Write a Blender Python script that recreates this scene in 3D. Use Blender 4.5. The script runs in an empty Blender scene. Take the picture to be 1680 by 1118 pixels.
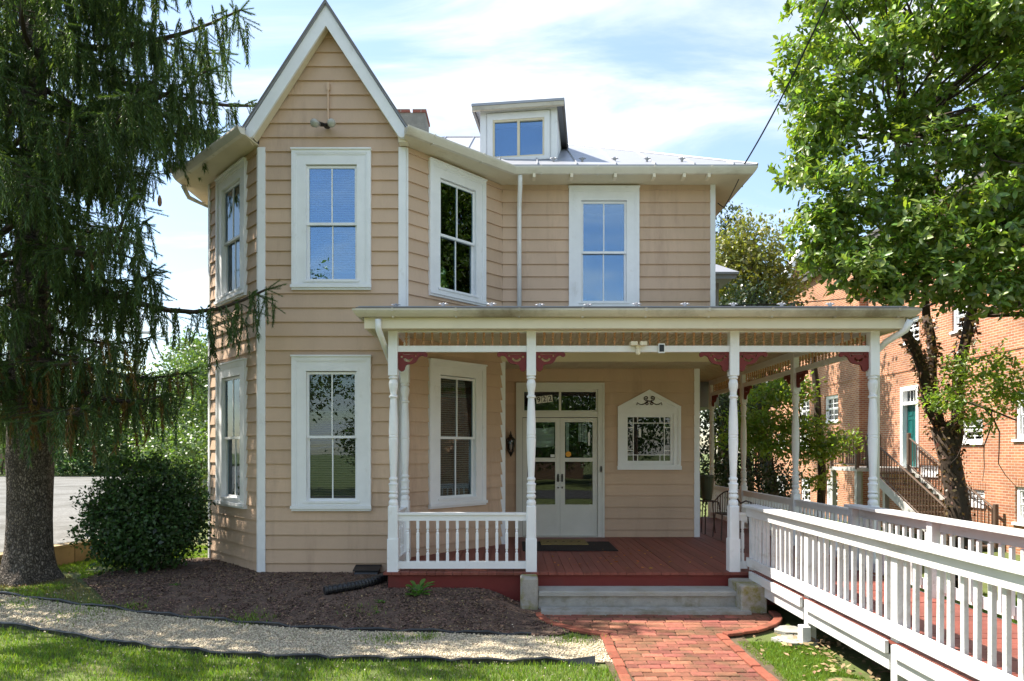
import bpy, math, random
import numpy as np
from mathutils import Vector, Matrix
rng = np.random.RandomState(7)
random.seed(7)
R = math.radians
scn = bpy.context.scene
C = scn.collection

# ------------------------------------------------------------------ camera
F = 1080.0            # focal length in photo pixels (photo 1680 wide)
CZ = 1.965            # eye height above the brick path
HOR = 740.0           # horizon row
cam_d = bpy.data.cameras.new('camera')
cam_d.sensor_width = 36.0
cam_d.lens = 36.0 * F / 1680.0
cam_d.shift_y = (HOR - 559.0) / 1680.0
cam_d.clip_start = 0.05
cam_d.clip_end = 2000
cam = bpy.data.objects.new('camera', cam_d)
C.objects.link(cam)
cam.location = (0, 0, CZ)
cam.rotation_euler = (R(90), 0, 0)
scn.camera = cam

# ------------------------------------------------------------------ light
SUN_EL = 57.0
SX, SY = -0.974, 0.226                      # horizontal direction towards the sun
az = math.atan2(SX, SY)
wd = bpy.data.worlds.new('World')
scn.world = wd
wd.use_nodes = True
nt = wd.node_tree
nt.nodes.clear()
N = nt.nodes.new
out = N('ShaderNodeOutputWorld')
bg = N('ShaderNodeBackground')
sky = N('ShaderNodeTexSky')
sky.sky_type = 'NISHITA'
sky.sun_disc = False
sky.sun_elevation = R(SUN_EL)
sky.sun_rotation = az
sky.air_density = 1.3
sky.dust_density = 0.6
sky.ozone_density = 2.5
tc = N('ShaderNodeTexCoord')
sep = N('ShaderNodeSeparateXYZ')
nt.links.new(tc.outputs['Generated'], sep.inputs[0])
zz = N('ShaderNodeMath'); zz.operation = 'MAXIMUM'; zz.inputs[1].default_value = 0.0
nt.links.new(sep.outputs[2], zz.inputs[0])
za = N('ShaderNodeMath'); za.operation = 'ADD'; za.inputs[1].default_value = 0.22
nt.links.new(zz.outputs[0], za.inputs[0])
dv = []
for k in (0, 1):
    m = N('ShaderNodeMath'); m.operation = 'DIVIDE'
    nt.links.new(sep.outputs[k], m.inputs[0]); nt.links.new(za.outputs[0], m.inputs[1]); dv.append(m)
cmb = N('ShaderNodeCombineXYZ')
nt.links.new(dv[0].outputs[0], cmb.inputs[0]); nt.links.new(dv[1].outputs[0], cmb.inputs[1])
mp = N('ShaderNodeMapping')
mp.inputs['Rotation'].default_value = (0, 0, R(28))
mp.inputs['Scale'].default_value = (0.75, 1.9, 1)
nt.links.new(cmb.outputs[0], mp.inputs[0])
nz = N('ShaderNodeTexNoise')
nz.inputs['Scale'].default_value = 1.5; nz.inputs['Detail'].default_value = 9; nz.inputs['Roughness'].default_value = 0.58
nz.inputs['Distortion'].default_value = 0.6
nt.links.new(mp.outputs[0], nz.inputs['Vector'])
rp = N('ShaderNodeMapRange')
rp.inputs['From Min'].default_value = 0.42; rp.inputs['From Max'].default_value = 0.70
rp.inputs['To Min'].default_value = 0.10; rp.inputs['To Max'].default_value = 0.95
rp.interpolation_type = 'SMOOTHSTEP'
nt.links.new(nz.outputs['Fac'], rp.inputs['Value'])
sk = N('ShaderNodeVectorMath'); sk.operation = 'SCALE'; sk.inputs['Scale'].default_value = 0.092
nt.links.new(sky.outputs[0], sk.inputs[0])
mx = N('ShaderNodeMix'); mx.data_type = 'RGBA'
nt.links.new(rp.outputs[0], mx.inputs['Factor'])
nt.links.new(sk.outputs[0], mx.inputs['A'])
mx.inputs['B'].default_value = (0.45, 0.465, 0.48, 1)
nt.links.new(mx.outputs['Result'], bg.inputs['Color'])
bg.inputs['Strength'].default_value = 1.0      # the sky itself is scaled to 0.092 above
nt.links.new(bg.outputs[0], out.inputs[0])

sd = bpy.data.lights.new('sun', 'SUN')
sd.energy = 4.2
sd.angle = R(0.53)
sd.color = (1.0, 0.93, 0.82)
sun = bpy.data.objects.new('sun', sd)
C.objects.link(sun)
ce = math.cos(R(SUN_EL))
sdir = Vector((SX * ce, SY * ce, math.sin(R(SUN_EL))))
sun.rotation_euler = sdir.to_track_quat('Z', 'Y').to_euler()
sun.location = (-20, 15, 30)
vs = scn.view_settings
vs.view_transform = 'Standard'
vs.look = 'None'
vs.exposure = 1.62
vs.gamma = 1.0
vs.use_curve_mapping = False

# ------------------------------------------------------------------ materials
MT = {}
def nm(name):
    m = bpy.data.materials.new(name); m.use_nodes = True
    t = m.node_tree; t.nodes.clear()
    o = t.nodes.new('ShaderNodeOutputMaterial')
    MT[name] = m
    return m, t, o
def lk(t, a, b): t.links.new(a, b)
def M(name, col, rough=0.6, var=0.12, scale=4.0, stretch=(1, 1, 1), bump=0.0, bscale=60.0, spec=0.35, metal=0.0,
      obj=0.0, island=0.0, dirt=None, dscale=1.5, dlo=0.55, dhi=0.75, dstretch=(1, 1, 1), hue=0.0):
    m, t, o = nm(name)
    p = t.nodes.new('ShaderNodeBsdfPrincipled')
    p.inputs['Roughness'].default_value = rough
    p.inputs['Metallic'].default_value = metal
    p.inputs['Specular IOR Level'].default_value = spec
    g = t.nodes.new('ShaderNodeNewGeometry')
    mpn = t.nodes.new('ShaderNodeMapping'); mpn.inputs['Scale'].default_value = stretch
    lk(t, g.outputs['Position'], mpn.inputs[0])
    n1 = t.nodes.new('ShaderNodeTexNoise'); n1.inputs['Scale'].default_value = scale
    n1.inputs['Detail'].default_value = 6; n1.inputs['Roughness'].default_value = 0.62
    lk(t, mpn.outputs[0], n1.inputs['Vector'])
    val = t.nodes.new('ShaderNodeMapRange')
    val.inputs['From Min'].default_value = 0.25; val.inputs['From Max'].default_value = 0.75
    val.inputs['To Min'].default_value = 1 - var; val.inputs['To Max'].default_value = 1 + var
    lk(t, n1.outputs['Fac'], val.inputs['Value'])
    cur = val.outputs[0]
    def mulrand(sock, amt, cur):
        r = t.nodes.new('ShaderNodeMapRange'); r.inputs['To Min'].default_value = 1 - amt; r.inputs['To Max'].default_value = 1 + amt
        lk(t, sock, r.inputs['Value'])
        q = t.nodes.new('ShaderNodeMath'); q.operation = 'MULTIPLY'
        lk(t, cur, q.inputs[0]); lk(t, r.outputs[0], q.inputs[1]); return q.outputs[0]
    rs = None
    if obj:
        oi = t.nodes.new('ShaderNodeObjectInfo'); cur = mulrand(oi.outputs['Random'], obj, cur); rs = oi.outputs['Random']
    if island:
        cur = mulrand(g.outputs['Random Per Island'], island, cur); rs = g.outputs['Random Per Island']
    sc = t.nodes.new('ShaderNodeVectorMath'); sc.operation = 'SCALE'
    sc.inputs[0].default_value = col
    lk(t, cur, sc.inputs['Scale'])
    c = sc.outputs[0]
    if hue and rs is not None:
        hs = t.nodes.new('ShaderNodeHueSaturation')
        wn = t.nodes.new('ShaderNodeTexWhiteNoise'); wn.noise_dimensions = '1D'; lk(t, rs, wn.inputs['W'])
        r = t.nodes.new('ShaderNodeMapRange'); r.inputs['To Min'].default_value = 0.5 - hue; r.inputs['To Max'].default_value = 0.5 + hue
        lk(t, wn.outputs['Value'], r.inputs['Value']); lk(t, r.outputs[0], hs.inputs['Hue']); lk(t, c, hs.inputs['Color']); c = hs.outputs[0]
    if dirt:
        m2 = t.nodes.new('ShaderNodeMapping'); m2.inputs['Scale'].default_value = dstretch
        lk(t, g.outputs['Position'], m2.inputs[0])
        n2 = t.nodes.new('ShaderNodeTexNoise'); n2.inputs['Scale'].default_value = dscale; n2.inputs['Detail'].default_value = 8
        n2.inputs['Roughness'].default_value = 0.7
        lk(t, m2.outputs[0], n2.inputs['Vector'])
        r2 = t.nodes.new('ShaderNodeMapRange'); r2.inputs['From Min'].default_value = dlo; r2.inputs['From Max'].default_value = dhi
        lk(t, n2.outputs['Fac'], r2.inputs['Value'])
        mxx = t.nodes.new('ShaderNodeMix'); mxx.data_type = 'RGBA'
        lk(t, r2.outputs[0], mxx.inputs['Factor']); lk(t, c, mxx.inputs['A']); mxx.inputs['B'].default_value = (*dirt, 1)
        c = mxx.outputs['Result']
    lk(t, c, p.inputs['Base Color'])
    if bump:
        nb = t.nodes.new('ShaderNodeTexNoise'); nb.inputs['Scale'].default_value = bscale; nb.inputs['Detail'].default_value = 5
        lk(t, mpn.outputs[0], nb.inputs['Vector'])
        b = t.nodes.new('ShaderNodeBump'); b.inputs['Strength'].default_value = bump; b.inputs['Distance'].default_value = 0.01
        lk(t, nb.outputs['Fac'], b.inputs['Height']); lk(t, b.outputs[0], p.inputs['Normal'])
    lk(t, p.outputs[0], o.inputs['Surface'])
    return m
def leafmat(name, col, trans=0.4, var=0.35, hue=0.02, gloss=0.06, rough=0.4, tcol=None):
    m, t, o = nm(name)
    g = t.nodes.new('ShaderNodeNewGeometry')
    r = t.nodes.new('ShaderNodeMapRange'); r.inputs['To Min'].default_value = 1 - var; r.inputs['To Max'].default_value = 1 + var
    lk(t, g.outputs['Random Per Island'], r.inputs['Value'])
    sc = t.nodes.new('ShaderNodeVectorMath'); sc.operation = 'SCALE'; sc.inputs[0].default_value = col
    lk(t, r.outputs[0], sc.inputs['Scale'])
    wn = t.nodes.new('ShaderNodeTexWhiteNoise'); wn.noise_dimensions = '1D'; lk(t, g.outputs['Random Per Island'], wn.inputs['W'])
    hs = t.nodes.new('ShaderNodeHueSaturation')
    r2 = t.nodes.new('ShaderNodeMapRange'); r2.inputs['To Min'].default_value = 0.5 - hue; r2.inputs['To Max'].default_value = 0.5 + hue
    lk(t, wn.outputs['Value'], r2.inputs['Value']); lk(t, r2.outputs[0], hs.inputs['Hue']); lk(t, sc.outputs[0], hs.inputs['Color'])
    d = t.nodes.new('ShaderNodeBsdfDiffuse'); lk(t, hs.outputs[0], d.inputs['Color'])
    tr = t.nodes.new('ShaderNodeBsdfTranslucent')
    tm = t.nodes.new('ShaderNodeMix'); tm.data_type = 'RGBA'; tm.blend_type = 'MULTIPLY'; tm.inputs['Factor'].default_value = 1.0
    lk(t, hs.outputs[0], tm.inputs['A']); tm.inputs['B'].default_value = (*(tcol or (1.5, 1.5, 0.6)), 1)
    lk(t, tm.outputs['Result'], tr.inputs['Color'])
    mx1 = t.nodes.new('ShaderNodeMixShader'); mx1.inputs[0].default_value = trans
    lk(t, d.outputs[0], mx1.inputs[1]); lk(t, tr.outputs[0], mx1.inputs[2])
    gl = t.nodes.new('ShaderNodeBsdfGlossy'); gl.inputs['Roughness'].default_value = rough
    mx2 = t.nodes.new('ShaderNodeMixShader'); mx2.inputs[0].default_value = gloss
    lk(t, mx1.outputs[0], mx2.inputs[1]); lk(t, gl.outputs[0], mx2.inputs[2])
    lk(t, mx2.outputs[0], o.inputs['Surface'])
    return m
def glassmat(name, refl=0.22, tint=(0.9, 0.95, 1.0), rough=0.0, gcol=(1, 1, 1)):
    m, t, o = nm(name)
    fr = t.nodes.new('ShaderNodeFresnel'); fr.inputs['IOR'].default_value = 1.5
    ad = t.nodes.new('ShaderNodeMath'); ad.operation = 'ADD'; ad.inputs[1].default_value = refl; ad.use_clamp = True
    lk(t, fr.outputs[0], ad.inputs[0])
    tp = t.nodes.new('ShaderNodeBsdfTransparent'); tp.inputs['Color'].default_value = (*tint, 1)
    gl = t.nodes.new('ShaderNodeBsdfGlossy'); gl.inputs['Roughness'].default_value = rough; gl.inputs['Color'].default_value = (*gcol, 1)
    g = t.nodes.new('ShaderNodeNewGeometry')
    nb = t.nodes.new('ShaderNodeTexNoise'); nb.inputs['Scale'].default_value = 2.2; nb.inputs['Detail'].default_value = 1
    lk(t, g.outputs['Position'], nb.inputs['Vector'])
    b = t.nodes.new('ShaderNodeBump'); b.inputs['Strength'].default_value = 0.035; b.inputs['Distance'].default_value = 0.02
    lk(t, nb.outputs['Fac'], b.inputs['Height']); lk(t, b.outputs[0], gl.inputs['Normal'])
    ms = t.nodes.new('ShaderNodeMixShader')
    lk(t, ad.outputs[0], ms.inputs[0]); lk(t, tp.outputs[0], ms.inputs[1]); lk(t, gl.outputs[0], ms.inputs[2])
    lk(t, ms.outputs[0], o.inputs['Surface'])
    return m
def brickmat(name, c1, c2, mortar, stain=None):
    m, t, o = nm(name)
    p = t.nodes.new('ShaderNodeBsdfPrincipled'); p.inputs['Roughness'].default_value = 0.85
    g = t.nodes.new('ShaderNodeNewGeometry')
    s = t.nodes.new('ShaderNodeSeparateXYZ'); lk(t, g.outputs['Position'], s.inputs[0])
    a = t.nodes.new('ShaderNodeMath'); a.operation = 'ADD'; lk(t, s.outputs[0], a.inputs[0]); lk(t, s.outputs[1], a.inputs[1])
    cb = t.nodes.new('ShaderNodeCombineXYZ'); lk(t, a.outputs[0], cb.inputs[0]); lk(t, s.outputs[2], cb.inputs[1])
    b = t.nodes.new('ShaderNodeTexBrick')
    b.inputs['Scale'].default_value = 1.0; b.inputs['Brick Width'].default_value = 0.215; b.inputs['Row Height'].default_value = 0.072
    b.inputs['Mortar Size'].default_value = 0.009; b.inputs['Mortar Smooth'].default_value = 0.3; b.inputs['Bias'].default_value = -0.1
    b.inputs['Color1'].default_value = (*c1, 1); b.inputs['Color2'].default_value = (*c2, 1); b.inputs['Mortar'].default_value = (*mortar, 1)
    lk(t, cb.outputs[0], b.inputs['Vector'])
    n = t.nodes.new('ShaderNodeTexNoise'); n.inputs['Scale'].default_value = 0.9; n.inputs['Detail'].default_value = 7
    lk(t, g.outputs['Position'], n.inputs['Vector'])
    r = t.nodes.new('ShaderNodeMapRange'); r.inputs['To Min'].default_value = 0.7; r.inputs['To Max'].default_value = 1.25
    r.inputs['From Min'].default_value = 0.3; r.inputs['From Max'].default_value = 0.7
    lk(t, n.outputs['Fac'], r.inputs['Value'])
    v = t.nodes.new('ShaderNodeVectorMath'); v.operation = 'SCALE'; lk(t, b.outputs['Color'], v.inputs[0]); lk(t, r.outputs[0], v.inputs['Scale'])
    lk(t, v.outputs[0], p.inputs['Base Color'])
    bp = t.nodes.new('ShaderNodeBump'); bp.invert = True; bp.inputs['Strength'].default_value = 0.5; bp.inputs['Distance'].default_value = 0.01
    lk(t, b.outputs['Fac'], bp.inputs['Height']); lk(t, bp.outputs[0], p.inputs['Normal'])
    lk(t, p.outputs[0], o.inputs['Surface'])
    return m

M('siding', (0.560, 0.395, 0.275), 0.62, 0.10, 1.3, (1.2, 1.2, 0.5), 0.25, 26, 0.3, obj=0.06, dirt=(0.33, 0.225, 0.16), dscale=1.6, dlo=0.53, dhi=0.95, dstretch=(2.2, 2.2, 0.25))
M('wall_back', (0.22, 0.15, 0.10), 0.9)
M('white', (0.80, 0.80, 0.80), 0.5, 0.06, 3, bump=0.12, bscale=30, dirt=(0.52, 0.49, 0.43), dscale=4.5, dlo=0.60, dhi=0.92, dstretch=(1, 1, .6))
M('white_worn', (0.62, 0.62, 0.61), 0.65, 0.10, 6, (1, 0.3, 1), 0.3, 60, obj=0.06, dirt=(0.36, 0.33, 0.26), dscale=7, dlo=0.54, dhi=0.80, dstretch=(1, 0.25, 1))
M('cream', (0.70, 0.62, 0.46), 0.55, 0.06, 2, dirt=(0.45, 0.38, 0.27), dscale=2.5, dlo=0.6, dhi=0.9)
M('soffit', (0.62, 0.55, 0.40), 0.7, 0.1, 2, dirt=(0.42, 0.34, 0.22), dscale=2.0, dlo=0.55, dhi=0.8)
M('maroon', (0.15, 0.020, 0.016), 0.5, 0.15, 6)
M('spindle', (0.44, 0.24, 0.12), 0.5, 0.1, 9)
M('deck_red', (0.20, 0.058, 0.042), 0.5, 0.18, 2.2, (4, 0.5, 1), 0.2, 50, obj=0.16, dirt=(0.27, 0.12, 0.085), dscale=3, dlo=0.55, dhi=0.85, dstretch=(2, 0.6, 1))
M('skirt_red', (0.17, 0.026, 0.022), 0.55, 0.15, 3, dirt=(0.10, 0.03, 0.025), dscale=3, dlo=0.5, dhi=0.8)
M('under', (0.03, 0.022, 0.018), 0.9)
M('gutter', (0.62, 0.58, 0.49), 0.45, 0.1, 2.5, dirt=(0.33, 0.27, 0.18), dscale=1.8, dlo=0.52, dhi=0.8, dstretch=(0.6, 0.6, 2))
M('gutter_old', (0.55, 0.50, 0.40), 0.45, 0.1, 2.5, dirt=(0.22, 0.185, 0.13), dscale=0.8, dlo=0.46, dhi=0.68)
M('roof', (0.34, 0.35, 0.38), 0.45, 0.08, 1.5, metal=0.35, dirt=(0.36, 0.33, 0.30), dscale=1.4, dlo=0.6, dhi=0.85)
M('roof_edge', (0.16, 0.15, 0.145), 0.5, 0.15, 3)
M('concrete', (0.33, 0.32, 0.29), 0.9, 0.2, 9, bump=0.5, bscale=70, dirt=(0.19, 0.17, 0.11), dscale=4, dlo=0.5, dhi=0.72)
M('slab_grey', (0.35, 0.34, 0.305), 0.9, 0.18, 7, bump=0.4, bscale=60, dirt=(0.24, 0.22, 0.15), dscale=3.5, dlo=0.5, dhi=0.75)
M('mossy', (0.34, 0.32, 0.28), 0.9, 0.2, 9, bump=0.5, bscale=70, dirt=(0.21, 0.19, 0.05), dscale=5, dlo=0.45, dhi=0.62)
M('block', (0.30, 0.23, 0.13), 0.9, 0.15, 7, bump=0.4, obj=0.15, dirt=(0.16, 0.15, 0.05), dscale=3, dlo=0.5, dhi=0.7)
M('paver', (0.245, 0.090, 0.058), 0.85, 0.25, 22, bump=0.5, bscale=90, obj=0.38, hue=0.014, dirt=(0.085, 0.060, 0.030), dscale=2.6, dlo=0.47, dhi=0.70)
M('paver_edge', (0.25, 0.075, 0.045), 0.85, 0.2, 22, bump=0.4, bscale=90, obj=0.2, dirt=(0.09, 0.06, 0.03), dscale=4, dlo=0.52, dhi=0.75)
M('sand_joint', (0.10, 0.075, 0.045), 0.95, 0.4, 12, bump=0.6, bscale=60)
M('soil', (0.10, 0.066, 0.049), 0.95, 0.5, 9, bump=1.0, bscale=45, dirt=(0.19, 0.14, 0.095), dscale=2.2, dlo=0.55, dhi=0.75)
M('lawn', (0.095, 0.120, 0.034), 0.95, 0.35, 5, bump=0.9, bscale=40, dirt=(0.15, 0.12, 0.06), dscale=1.1, dlo=0.55, dhi=0.72)
M('gravel_base', (0.38, 0.32, 0.22), 0.95, 0.45, 34, bump=1.0, bscale=110, dirt=(0.17, 0.14, 0.09), dscale=1.3, dlo=0.5, dhi=0.75)
M('lot', (0.165, 0.162, 0.152), 0.95, 0.55, 22, bump=0.8, bscale=40, dirt=(0.095, 0.092, 0.08), dscale=0.5, dlo=0.45, dhi=0.65)
M('stone', (0.50, 0.43, 0.31), 0.9, 0.1, 20, island=0.45, hue=0.02)
M('chip', (0.135, 0.085, 0.063), 0.9, 0.1, 20, island=0.75, hue=0.02)
M('litter', (0.27, 0.19, 0.10), 0.85, 0.1, 20, island=0.5, hue=0.03)
M('black_plastic', (0.016, 0.017, 0.02), 0.4, 0.2, 8, spec=0.5)
M('edging', (0.022, 0.024, 0.027), 0.45, 0.3, 5, spec=0.5, dirt=(0.09, 0.085, 0.075), dscale=4, dlo=0.5, dhi=0.75)
M('black_metal', (0.012, 0.010, 0.009), 0.4, 0.2, 8, spec=0.5)
M('iron_brown', (0.045, 0.020, 0.014), 0.45, 0.2, 8, spec=0.5)
M('dark_room', (0.010, 0.009, 0.008), 0.9)  # near-black colour stands in for the unlit rooms behind panes
M('blind', (0.42, 0.38, 0.31), 0.6, 0.06, 3)
M('blind_dark', (0.27, 0.20, 0.13), 0.6, 0.06, 3)
M('screen', (0.03, 0.045, 0.06), 0.7)
M('door_white', (0.66, 0.645, 0.58), 0.5, 0.05, 4, bump=0.05)
M('mat_dark', (0.022, 0.018, 0.016), 0.95, 0.3, 30, bump=0.6, bscale=200)
M('mat_coir', (0.24, 0.18, 0.07), 0.95, 0.3, 25, bump=0.8, bscale=200)
M('paper', (0.75, 0.74, 0.70), 0.8)
M('ink', (0.02, 0.02, 0.02), 0.7)
M('red_ink', (0.4, 0.03, 0.03), 0.7)
M('orange', (0.75, 0.33, 0.03), 0.5)
M('curtain', (0.68, 0.66, 0.62), 0.8, 0.08, 6)
M('lamp_glass', (0.36, 0.35, 0.30), 0.15, spec=0.6)
M('teal', (0.010, 0.10, 0.095), 0.4, 0.2, 6)
M('stair_brown', (0.10, 0.065, 0.045), 0.5, 0.2, 6)
M('stair_grey', (0.45, 0.44, 0.41), 0.6, 0.15, 3)
def barkmat(name, c0, c1, sc=22.0):
    m, t, o = nm(name)
    p = t.nodes.new('ShaderNodeBsdfPrincipled'); p.inputs['Roughness'].default_value = 0.95; p.inputs['Specular IOR Level'].default_value = 0.15
    g = t.nodes.new('ShaderNodeNewGeometry'); mp_ = t.nodes.new('ShaderNodeMapping'); mp_.inputs['Scale'].default_value = (1, 1, 0.55)
    n0 = t.nodes.new('ShaderNodeTexNoise'); n0.inputs['Scale'].default_value = 6; n0.inputs['Detail'].default_value = 4
    lk(t, g.outputs['Position'], n0.inputs['Vector'])
    v0 = t.nodes.new('ShaderNodeVectorMath'); v0.operation = 'MULTIPLY_ADD'; v0.inputs[1].default_value = (.12, .12, .12)
    lk(t, n0.outputs['Color'], v0.inputs[0]); lk(t, g.outputs['Position'], v0.inputs[2]); lk(t, v0.outputs[0], mp_.inputs[0])
    vo = t.nodes.new('ShaderNodeTexVoronoi'); vo.feature = 'DISTANCE_TO_EDGE'; vo.inputs['Scale'].default_value = sc; lk(t, mp_.outputs[0], vo.inputs['Vector'])
    vc = t.nodes.new('ShaderNodeTexVoronoi'); vc.inputs['Scale'].default_value = sc; lk(t, mp_.outputs[0], vc.inputs['Vector'])
    r = t.nodes.new('ShaderNodeMapRange'); r.inputs['From Max'].default_value = 0.22; lk(t, vo.outputs['Distance'], r.inputs['Value'])
    mx_ = t.nodes.new('ShaderNodeMix'); mx_.data_type = 'RGBA'; mx_.inputs['A'].default_value = (*c0, 1); mx_.inputs['B'].default_value = (*c1, 1); lk(t, r.outputs[0], mx_.inputs['Factor'])
    sp2 = t.nodes.new('ShaderNodeSeparateXYZ'); lk(t, vc.outputs['Color'], sp2.inputs[0])
    r3 = t.nodes.new('ShaderNodeMapRange'); r3.inputs['To Min'].default_value = .6; r3.inputs['To Max'].default_value = 1.35; lk(t, sp2.outputs[0], r3.inputs['Value'])
    sv = t.nodes.new('ShaderNodeVectorMath'); sv.operation = 'SCALE'; lk(t, mx_.outputs['Result'], sv.inputs[0]); lk(t, r3.outputs[0], sv.inputs['Scale'])
    lk(t, sv.outputs[0], p.inputs['Base Color'])
    n1 = t.nodes.new('ShaderNodeTexNoise'); n1.inputs['Scale'].default_value = 60; n1.inputs['Detail'].default_value = 5; lk(t, g.outputs['Position'], n1.inputs['Vector'])
    ad = t.nodes.new('ShaderNodeMath'); ad.operation = 'MULTIPLY_ADD'; ad.inputs[1].default_value = .35; lk(t, n1.outputs['Fac'], ad.inputs[0]); lk(t, r.outputs[0], ad.inputs[2])
    b = t.nodes.new('ShaderNodeBump'); b.inputs['Strength'].default_value = 1.0; b.inputs['Distance'].default_value = .02; lk(t, ad.outputs[0], b.inputs['Height']); lk(t, b.outputs[0], p.inputs['Normal'])
    lk(t, p.outputs[0], o.inputs['Surface'])
barkmat('bark', (0.075, 0.064, 0.054), (0.215, 0.182, 0.152), 38.0)
M('bark_dark', (0.062, 0.045, 0.033), 0.95, 0.4, 14, (1, 1, 0.4), 1.0, 30)
M('twig', (0.055, 0.040, 0.030), 0.9, 0.3, 10)
M('pot', (0.05, 0.06, 0.03), 0.5, 0.2, 5)
M('cone', (0.20, 0.10, 0.05), 0.8, 0.3, 40)
M('cable', (0.012, 0.012, 0.013), 0.6)
M('asphalt', (0.055, 0.055, 0.056), 0.9, 0.2, 5, bump=0.5)
M('far_wall', (0.32, 0.20, 0.15), 0.8, 0.1, 2)
M('shingle', (0.10, 0.095, 0.09), 0.9, 0.2, 5)
brickmat('brick_wall', (0.42, 0.178, 0.084), (0.32, 0.110, 0.056), (0.48, 0.40, 0.30))
brickmat('chimney_brick', (0.27, 0.09, 0.06), (0.22, 0.075, 0.055), (0.3, 0.27, 0.22))
M('stucco', (0.25, 0.235, 0.20), 0.9, 0.3, 6, bump=0.7, bscale=40)
glassmat('glass_sky', 0.19, (0.8, 0.9, 1.0), gcol=(0.50, 0.70, 0.92))  # blue of the reflected sky put into the glossy tint
glassmat('glass', 0.025, (0.8, 0.85, 0.85), gcol=(0.8, 0.92, 1.0))
glassmat('glass_dark', 0.015, (0.7, 0.75, 0.78))
leafmat('grass', (0.155, 0.250, 0.036), 0.42, 0.45, 0.03, 0.03)
leafmat('grass_dry', (0.20, 0.17, 0.06), 0.3, 0.4, 0.02, 0.03)
leafmat('spruce', (0.070, 0.118, 0.038), 0.38, 0.5, 0.025, 0.04, 0.45)
leafmat('spruce_brown', (0.16, 0.10, 0.030), 0.35, 0.4, 0.02, 0.03)
leafmat('magnolia', (0.155, 0.235, 0.042), 0.48, 0.5, 0.03, 0.05, 0.4)
leafmat('holly', (0.044, 0.095, 0.026), 0.28, 0.5, 0.015, 0.035, 0.4)
leafmat('dogwood', (0.19, 0.28, 0.05), 0.6, 0.35, 0.03, 0.05)
leafmat('yellowgreen', (0.155, 0.165, 0.035), 0.45, 0.4, 0.03, 0.04)
leafmat('hedge', (0.09, 0.155, 0.036), 0.4, 0.4, 0.02, 0.06)
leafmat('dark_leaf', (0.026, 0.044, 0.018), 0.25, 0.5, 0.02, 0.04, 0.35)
leafmat('ivy', (0.125, 0.075, 0.038), 0.25, 0.55, 0.045, 0.05)
leafmat('dry_leaf', (0.52, 0.25, 0.07), 0.2, 0.5, 0.03, 0.03)
leafmat('weed', (0.10, 0.22, 0.03), 0.4, 0.3, 0.02, 0.05)

# ------------------------------------------------------------------ helpers
W = {}
def P(px, py, D):
    return Vector(((px - 840.0) * D / F, D, CZ - (py - HOR) * D / F))
def G0(px, py, z=0.0):
    D = F * (CZ - z) / (py - HOR)
    return ((px - 840.0) * D / F, D)
def sm(t):
    t = np.clip(t, 0, 1); return t * t * (3 - 2 * t)
def gz(x, y):
    """height of the ground"""
    x = np.asarray(x, float); y = np.asarray(y, float)
    return 0.20 * sm((y - 6.75) / 1.6) * sm((0.25 - x) / 0.7) * (1 - 0.3 * sm((-x - 4) / 3)) - 0.65 * sm((x - 4.9) / 3.2) * sm((y - 7.5) / 4)
def attach(o, parent, org):
    C.objects.link(o)
    org = Vector(org)
    W[o.name] = org
    if parent is not None:
        o.parent = parent
        o.location = org - W[parent.name]
    else:
        o.location = org
    return o
def mk(name, verts, faces, mat, parent=None, origin=None, smooth=False):
    v = np.asarray(verts, float).reshape(-1, 3)
    if origin is None:
        lo, hi = v.min(0), v.max(0)
        origin = ((lo[0] + hi[0]) / 2, (lo[1] + hi[1]) / 2, lo[2])
    v = v - np.asarray(origin)
    me = bpy.data.meshes.new(name)
    me.from_pydata(v.tolist(), [], [list(map(int, f)) for f in faces])
    if smooth:
        me.polygons.foreach_set('use_smooth', [True] * len(me.polygons))
    me.materials.append(MT[mat] if isinstance(mat, str) else mat)
    me.update()
    return attach(bpy.data.objects.new(name, me), parent, origin)
def inst(name, me, loc, parent, rot=None, scale=None):
    o = bpy.data.objects.new(name, me)
    attach(o, parent, loc)
    if rot: o.rotation_euler = rot
    if scale: o.scale = scale
    return o
def tag(o, label=None, cat=None, group=None, kind=None):
    if label: o['label'] = label
    if cat: o['category'] = cat
    if group: o['group'] = group
    if kind: o['kind'] = kind
    return o
def thing(name, loc, label, cat, group=None):
    o = bpy.data.objects.new(name, None); o.empty_display_size = 0.1
    attach(o, None, loc)
    return tag(o, label, cat, group)
class Fr:
    """wall frame: u along the wall (left to right from outside), v height, w outwards"""
    def __init__(s, a, b):
        s.a = Vector((a[0], a[1])); d = Vector((b[0] - a[0], b[1] - a[1])); s.L = d.length; d.normalize(); s.u = d; s.n = Vector((d.y, -d.x))
    def p(s, u, v, w):
        return (s.a.x + s.u.x * u + s.n.x * w, s.a.y + s.u.y * u + s.n.y * w, v)
WORLD = Fr((0, 0), (1, 0))   # u = x, w = -y
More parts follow.
